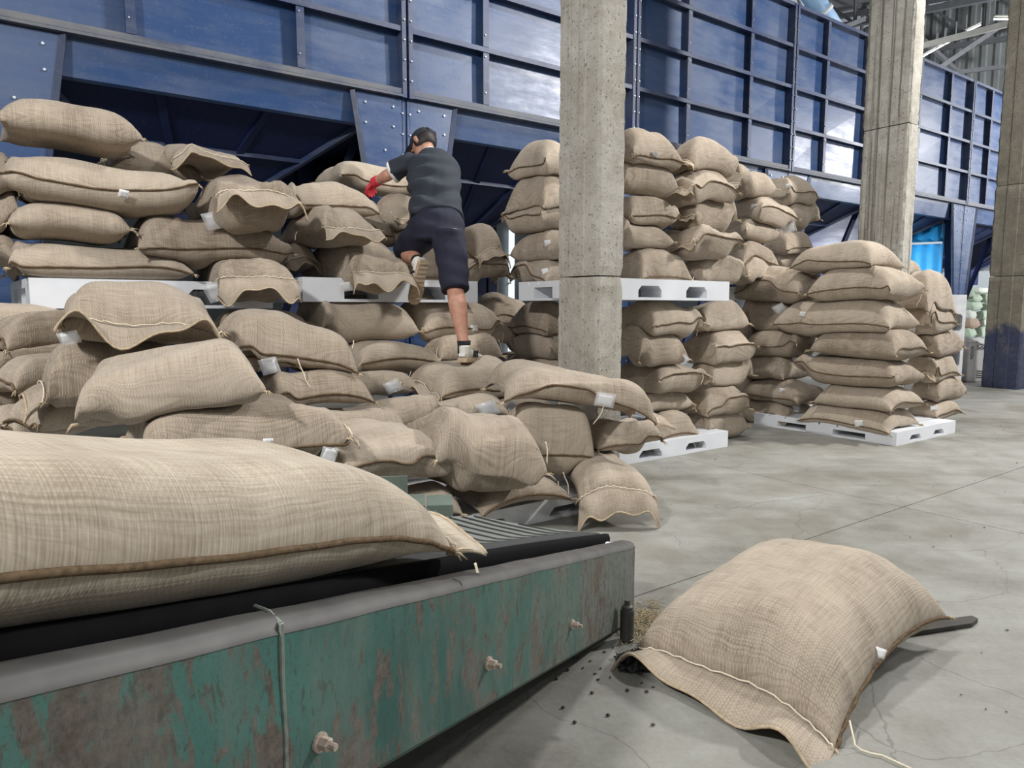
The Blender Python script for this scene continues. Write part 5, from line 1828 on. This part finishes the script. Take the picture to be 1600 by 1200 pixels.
# joints from the photo, each at its own distance
hipc = P3(684, 352, 4.70)
hipR, hipL = P3(702, 366, 4.62), P3(664, 364, 4.70)
kneeR, ankR = P3(711, 452, 4.47), P3(725, 541, 4.36)
kneeL, ankL = P3(634, 390, 4.95), P3(655, 411, 4.60)
waist, chest, neckb = P3(680, 318, 4.80), P3(678, 268, 4.96), P3(671, 243, 5.05)
headc = P3(665, 231, 5.12)
shL, elL, wrL = P3(640, 255, 5.02), P3(609, 272, 5.06), P3(587, 284, 5.14)
shR, elR, wrR = P3(699, 262, 5.04), P3(692, 288, 5.26), P3(664, 286, 5.36)
man_o = (ankR[0], ankR[1], P3(730, 566, 4.36)[2])
man = empty('person', man_o, label='man in black t-shirt, navy shorts and cap climbing the sacks, seen from behind', cat='person')
lat = np.array([0.97, 0.20, 0.0])
lerp = lambda a, b, f: a + (b - a) * f
fwd = np.array([-0.2, 0.97, 0.0])
# ---- body: one continuous skin
body = MB()
ring_loft(body, [hipc + [0, 0, -0.10], hipc, waist, lerp(waist, chest, .5), chest, lerp(chest, neckb, .6), neckb], [(.13, .10), (.155, .115), (.14, .10), (.15, .105), (.165, .11), (.13, .085), (.06, .055)], 16, lat)
ring_loft(body, [neckb - [0, 0, .02], lerp(neckb, headc, .5), headc], [.056, .052, .05], 12, lat)
# head turned to the left and down, tilted with the lean
hd = (headc - neckb); hd = hd / np.linalg.norm(hd)
hf = np.array([-0.70, 0.62, -0.34]); hf = hf - hd * (hf @ hd); hf = hf / np.linalg.norm(hf)
hl = np.cross(hf, hd)
HC = headc + hd * 0.035
for (off, r3) in (((0, 0, 0.02), (.074, .094, .10)), ((0, 0.028, -0.05), (.058, .066, .062)), ((0, 0.055, -0.085), (.034, .036, .03))):
    c0 = HC + hl * off[0] + hf * off[1] + hd * off[2]
    pts = [c0 + hd * r3[2] * z_ for z_ in np.linspace(-.98, .98, 9)]
    rr = [(r3[0] * sqrt(1 - z_ * z_) + .002, r3[1] * sqrt(1 - z_ * z_) + .002) for z_ in np.linspace(-.98, .98, 9)]
    ring_loft(body, pts, rr, 16, hl)
# nose, brows, lips, ears
ring_loft(body, [HC + hf * .088 + hd * .012, HC + hf * .100 - hd * .012, HC + hf * .112 - hd * .03, HC + hf * .092 - hd * .038], [.008, .010, .015, .009], 8, hl)
ring_loft(body, [HC + hf * .086 + hl * -.05 + hd * .024, HC + hf * .094 + hd * .026, HC + hf * .086 + hl * .05 + hd * .024], [.009, .010, .009], 8, hd)
ring_loft(body, [HC + hf * .088 + hl * -.024 - hd * .062, HC + hf * .096 - hd * .06, HC + hf * .088 + hl * .024 - hd * .062], [.007, .010, .007], 8, hd)
for sg in (-1, 1):
    e0 = HC + hl * sg * .076 - hf * .008
    ring_loft(body, [e0 - hd * .032, e0 - hd * .012 + hl * sg * .006, e0 + hd * .014 + hl * sg * .010, e0 + hd * .034 + hl * sg * .005], [(.008, .010), (.009, .015), (.009, .019), (.007, .010)], 10, hl)
# limbs
ring_loft(body, [hipR, lerp(hipR, kneeR, .5), kneeR + [0, 0, .03], kneeR, lerp(kneeR, ankR, .28) + fwd * -.022, lerp(kneeR, ankR, .45) + fwd * -.014, lerp(kneeR, ankR, .8), ankR, ankR - [0, 0, .05]],
          [.088, .075, .058, .054, .060, .054, .037, .034, .04], 14, lat)
ring_loft(body, [hipL, lerp(hipL, kneeL, .5), kneeL + [0, 0, .01]], [.09, .078, .058], 14, lat)
ring_loft(body, [kneeL, lerp(kneeL, ankL, .15), lerp(kneeL, ankL, .35) + [0, 0, -.016], lerp(kneeL, ankL, .6), lerp(kneeL, ankL, .88), ankL, ankL + (ankL - kneeL) * .1], [.057, .056, .062, .050, .038, .036, .036], 14, lat)
for (s_, e_, w_) in ((shL, elL, wrL), (shR, elR, wrR)):
    ring_loft(body, [s_, lerp(s_, e_, .5), e_], [.056, .048, .041], 12, (0, 0, 1))
    ring_loft(body, [e_, lerp(e_, w_, .3), lerp(e_, w_, .75), w_], [.042, .042, .032, .028], 12, (0, 0, 1))


def hand(mb, w_, d_, upv, curl, sgn):
    """palm and five fingers from wrist w_ along d_, back of the hand towards upv"""
    d_ = d_ / np.linalg.norm(d_)
    upv = upv - d_ * (upv @ d_); upv = upv / np.linalg.norm(upv)
    sd = np.cross(d_, upv)
    ring_loft(mb, [w_ - d_ * .015, w_ + d_ * .02, w_ + d_ * .055, w_ + d_ * .09], [(.026, .019), (.034, .017), (.042, .015), (.041, .013)], 12, sd)
    for i, (off, ln) in enumerate(((-.032, .066), (-.011, .076), (.011, .071), (.032, .055))):
        p = w_ + d_ * .078 + sd * off
        pts, a = [p], 0.15
        q = p
        for seg in (.45, .32, .23):
            a += curl
            q = q + (d_ * cos(a) - upv * sin(a)) * ln * seg
            pts.append(q)
        ring_loft(mb, pts, [.0105, .0098, .0088, .0068], 8, sd)
    p = w_ + d_ * .028 - sd * sgn * .030
    t1 = p + (d_ * .6 - sd * sgn * .7 - upv * .3) * .034
    t2 = t1 + (d_ * .85 - sd * sgn * .2 - upv * .45) * .030
    t3 = t2 + (d_ * .9 - upv * .6) * .022
    ring_loft(mb, [p, t1, t2, t3], [.014, .0125, .011, .008], 8, upv)


dL, dR = (wrL - elL), (wrR - elR)
upL = np.array([-0.1, -0.35, 0.9])
hand(body, wrL, dL + np.array([-.02, .10, -.05]), upL, 0.42, 1)
hand(body, wrR, dR + np.array([-.05, .10, .0]), np.array([0.1, -0.35, 0.9]), 0.42, -1)
skin = fused(body, 'body', M['skin'], man, man_o, 0.0065, 5, 0.5)
# red knit glove over the left hand
gm = MB()
_w = wrL.copy()
hand(gm, wrL, dL + np.array([-.02, .10, -.05]), upL, 0.42, 1)
ring_loft(gm, [lerp(elL, wrL, .80), wrL, wrL + dL / np.linalg.norm(dL) * .02], [.036, .034, .034], 12, (0, 0, 1))
glove = fused(gm, 'glove', M['red_glove'], man, man_o, 0.0055, 1, 0.3, fold=lambda c_: 0.0035 + 0 * c_[:, 0], label='red work glove on the left hand')
gm = MB()
hand(gm, wrR, dR + np.array([-.05, .10, .0]), np.array([0.1, -0.35, 0.9]), 0.42, -1)
ring_loft(gm, [lerp(elR, wrR, .80), wrR, wrR + dR / np.linalg.norm(dR) * .02], [.036, .034, .034], 12, (0, 0, 1))
fused(gm, 'glove', M['red_glove'], man, man_o, 0.0055, 1, 0.3, fold=lambda c_: 0.0035 + 0 * c_[:, 0], label='red work glove on the right hand')
# eyes, hair
for sg in (-1, 1):
    p = HC + hf * .084 + hl * sg * .031 + hd * .006
    ring_loft(MB(), [p - hf * .012, p - hf * .004, p + hf * .004, p + hf * .008], [.006, .011, .009, .004], 10, hl).build('eye', M['eye'], man, man_o, True)
hm_ = MB()
for (off, r3) in (((0, -0.012, 0.012), (.080, .090, .090)),):
    c0 = HC + hf * off[1] + hd * off[2]
    zz = np.linspace(-.75, .98, 9)
    ring_loft(hm_, [c0 + hd * r3[2] * z_ for z_ in zz], [(r3[0] * sqrt(1 - z_ * z_) + .001, r3[1] * sqrt(1 - z_ * z_) + .001) for z_ in zz], 18, hl)
hm_.build('hair', M['hair'], man, man_o, True)
# cap: crown, button, brim forward, strap opening at the back
cm = MB()
zz = np.linspace(0.0, .985, 10)
CC = HC + hd * 0.030 - hf * .004
ring_loft(cm, [CC - hd * .012] + [CC + hd * .098 * z_ for z_ in zz], [(.089, .105)] + [(.089 * (1 - z_ ** 2.6) ** .5 + .001, .105 * (1 - z_ ** 2.6) ** .5 + .001) for z_ in zz], 24, hl)
cap = cm.build('cap', M['cap'], man, man_o, True)
V, Fc = [], []
for lay in (0, 1):
    for i in range(15):
        a = -1.15 + 2.3 * i / 14
        for j in range(5):
            r_ = 0.0 + j / 4
            base = CC + hl * .088 * sin(a) + hf * .103 * cos(a)
            out = CC + hl * .085 * sin(a) * 1.02 + hf * (.100 + .078 * cos(a) ** .7 if cos(a) > 0 else .1) - hd * (.018 - .012 * (1 - cos(a)))
            V.append(lerp(base, out, r_) + hd * (.003 - .006 * lay) - hd * .006 * sin(r_ * pi) * -1)
for i in range(14):
    for j in range(4):
        a = i * 5 + j
        Fc.append((a, a + 1, a + 6, a + 5)); Fc.append((75 + a, 75 + a + 5, 75 + a + 6, 75 + a + 1))
for i in range(14):
    a = i * 5 + 4
    Fc.append((a, a + 75, a + 80, a + 5))
mesh_obj('brim', V, Fc, M['cap'], cap, man_o, True)
MB().tube([CC + hd * .094, CC + hd * .103], [.009, .005], 8).build('button', M['cap'], cap, man_o, True)
pts = [CC + hl * .034 * cos(a) * 1.0 - hf * (.104 - .012 * sin(a)) + hd * (.006 + .038 * sin(a)) for a in np.linspace(0, pi, 9)]
MB().tube(pts, .004, 6).build('strap_opening', M['hair'], cap, man_o, True)
MB().bar(CC + hl * .036 - hf * .104 + hd * .002, CC - hl * .036 - hf * .104 + hd * .002, .006, .010).build('strap', M['cap'], cap, man_o)
for q in (0.5, 1.1):
    p = CC + hl * (.05 * (1 if q > 1 else -.4)) - hf * .075 + hd * .073
    MB().tube([p - hd * .004, p + hd * .004 - hf * .003], .004, 6).build('eyelet', M['white_cloth'], cap, man_o)
p = CC - hf * .085 + hl * .048 + hd * .048
MB().bar(p, p - hl * -.012 - hd * .022, .012, .01).build('embroidery', M['cap_red'], cap, man_o)

# t-shirt
ts = MB()
ring_loft(ts, [lerp(hipc, waist, .25), lerp(hipc, waist, .6), waist, lerp(waist, chest, .5), chest, lerp(chest, neckb, .45), lerp(chest, neckb, .8), neckb + [0, 0, -.005]],
          [(.185, .145), (.178, .14), (.172, .135), (.180, .138), (.188, .140), (.172, .12), (.125, .095), (.072, .066)], 20, lat)
ring_loft(ts, [lerp(shL, chest, .3), shL, lerp(shL, elL, .45), lerp(shL, elL, .80)], [.085, .078, .074, .078], 14, (0, 0, 1))
ring_loft(ts, [lerp(shR, chest, .3), shR, lerp(shR, elR, .45), lerp(shR, elR, .80)], [.085, .078, .074, .078], 14, (0, 0, 1))
rw = rng(77)


def shirt_fold(c_):
    d = 0 * c_[:, 0]
    for k in range(10):
        th = rw.uniform(-0.5, 0.5)
        f = rw.uniform(34, 75)
        ph = rw.uniform(0, 6.28)
        loc = np.array([man_o[0] - 0.26 + rw.uniform(-.15, .15), 0, rw.uniform(1.62, 2.1)])
        w = np.exp(-((c_[:, 2] - loc[2]) / .13) ** 2 - ((c_[:, 0] - loc[0]) / .2) ** 2)
        d = d + w * 0.009 * np.sin(f * (c_[:, 2] + th * c_[:, 0]) + 3 * np.sin(8 * c_[:, 0] + ph) * .5 + ph)
    return d


shirt = fused(ts, 't_shirt', M['shirt'], man, man_o, 0.010, 6, 0.5, fold=shirt_fold)
for (s_, e_) in ((shL, elL), (shR, elR)):
    c0, d_ = lerp(s_, e_, .80), (e_ - s_) / np.linalg.norm(e_ - s_)
    ring_loft(MB(), [c0 - d_ * .008, c0 + d_ * .010], [.076, .078], 18, (0, 0, 1)).build('sleeve_trim', M['white_cloth'], shirt, man_o, True)
ring_loft(MB(), [neckb - hd * .012, neckb + hd * .006], [(.076, .070), (.072, .066)], 20, lat).build('collar', M['white_cloth'], shirt, man_o, True)
# shorts
sh = MB()
ring_loft(sh, [lerp(hipc, waist, .45), lerp(hipc, waist, .1), hipc + [0, 0, -.03], hipc + [0, 0, -.10]], [(.160, .125), (.178, .140), (.184, .150), (.165, .14)], 20, lat)
ring_loft(sh, [hipR + [0, 0, .03], hipR + [0.0, 0, -.06], lerp(hipR, kneeR, .55), lerp(hipR, kneeR, .95), lerp(kneeR, ankR, .03)], [(.105, .12), (.112, .12), (.100, .105), (.093, .098), (.090, .096)], 16, lat)
ring_loft(sh, [hipL + [0, 0, .03], lerp(hipL, kneeL, .35), lerp(hipL, kneeL, .8), lerp(hipL, kneeL, 1.08)], [(.108, .12), (.112, .115), (.096, .10), (.088, .09)], 16, lat)


def shorts_fold(c_):
    return 0.004 * np.sin(38 * c_[:, 0] + 9 * c_[:, 2]) * np.sin(14 * c_[:, 2] + 2) + 0.003 * np.sin(60 * c_[:, 2] + 20 * c_[:, 0])


fused(sh, 'shorts', M['shorts'], man, man_o, 0.010, 6, 0.5, fold=shorts_fold)
# socks and shoes


def shoe(heel, toe_d, up_d, label, L_=0.285):
    """heel: back of the sole; toe_d along the foot; up_d out of the foot's top"""
    td = toe_d / np.linalg.norm(toe_d)
    ud = up_d - td * (up_d @ td); ud = ud / np.linalg.norm(ud)
    sd = np.cross(td, ud)
    out = [(0, .030), (.02, .036), (.08, .037), (.14, .036), (.19, .046), (.235, .047), (.265, .036), (.283, .018)]
    m_ = len(out)
    V, Fc = [], []
    for (h0, gr) in ((0.0, .94), (.006, 1.0), (.022, 1.02), (.028, .97)):
        for (a_, w_) in out:
            V.append(heel + td * a_ * L_ / .285 + sd * w_ * gr + ud * (h0 + .010 * max(0, (a_ - .2) / .08) ** 2))
        for (a_, w_) in reversed(out):
            V.append(heel + td * a_ * L_ / .285 - sd * w_ * gr + ud * (h0 + .010 * max(0, (a_ - .2) / .08) ** 2))
    n2 = 2 * m_
    for k in range(3):
        for q in range(n2):
            a, b = k * n2 + q, k * n2 + (q + 1) % n2
            Fc.append((a, b, b + n2, a + n2))
    for q in range(m_ - 1):
        Fc.append((q + 1, q, n2 - 1 - q, n2 - 2 - q))
        Fc.append((3 * n2 + q, 3 * n2 + q + 1, 3 * n2 + n2 - 2 - q, 3 * n2 + n2 - 1 - q))
    up_ = MB()
    st = [(.006, .020, .075), (.03, .034, .088), (.07, .037, .085), (.11, .037, .072), (.16, .041, .058), (.21, .044, .048), (.25, .038, .042), (.276, .018, .034)]
    pts = [heel + td * a_ * L_ / .285 + ud * (.024 + (h_ - .024) / 2) for (a_, w_, h_) in st]
    ring_loft(up_, pts, [(w_, (h_ - .018) / 2 + .006) for (a_, w_, h_) in st], 16, sd)
    ring_loft(up_, [heel + td * .045 + ud * .06, heel + td * .042 + ud * .105], [(.036, .042), (.036, .044)], 14, sd)
    root = fused(up_, 'shoe', M['shoe_white'], man, man_o, 0.006, 3, 0.5, label=label)
    so = mesh_obj('sole', V, Fc, M['sole'], root, man_o)
    for k in range(9):
        a_ = .02 + k * .029
        w_ = np.interp(a_, [o_[0] for o_ in out], [o_[1] for o_ in out]) * .86
        MB().bar(heel + td * a_ + sd * w_ - ud * .002, heel + td * (a_ + .006) - sd * w_ - ud * .002, .010, .006, up=tuple(ud)).build('tread', M['sole'], root, man_o)
    for sg in (-1, 1):
        for k in range(3):
            a_ = .085 + k * .028
            b0_ = heel + td * a_ + sd * sg * .0415 + ud * .032
            b1_ = heel + td * (a_ + .022) + sd * sg * .036 + ud * .070
            MB().bar(b0_, b1_, .006, .012, up=tuple(td)).build('stripe', M['black_cloth'], root, man_o)
    # heel tab and laces
    MB().bar(heel + td * -.001 + ud * .045 - sd * .02, heel + td * -.001 + ud * .045 + sd * .02, .006, .018, up=tuple(ud)).build('heel_tab', M['white_cloth'], root, man_o)
    for k in range(4):
        a_ = .10 + k * .022
        h_ = np.interp(a_, [s_[0] for s_ in st], [s_[2] for s_ in st]) + .008
        MB().bar(heel + td * a_ - sd * .022 + ud * (h_ - .006), heel + td * (a_ + .006) + sd * .022 + ud * (h_ - .006), .006).build('lace', M['white_cloth'], root, man_o)
    return root


heelR = P3(722, 566, 4.30)
shoe(heelR, np.array([0.34, 0.94, -0.06]), np.array([0, 0.05, 1]), 'off-white shoe with dark stripes on the standing foot')
ring_loft(MB(), [ankR - [0, 0, .045], ankR, ankR + [0, 0, .035]], [.041, .040, .043], 14, lat).build('sock', M['black_cloth'], man, man_o, True)
sdir = (ankL - kneeL) / np.linalg.norm(ankL - kneeL)
# raised left foot: the sole faces the viewer, toes hang down
toeL = np.array([-0.26, 0.22, -0.94])
upL_ = np.array([-0.55, 0.80, 0.22])
heelL = ankL + sdir * .085 + np.array([.018, -.02, .035])
shoe(heelL, toeL, upL_, 'off-white shoe with black stripes on the raised foot, sole showing', 0.30)
ring_loft(MB(), [lerp(kneeL, ankL, .84), ankL, ankL + sdir * .03], [.043, .041, .042], 14, lat).build('sock', M['black_cloth'], man, man_o, True)
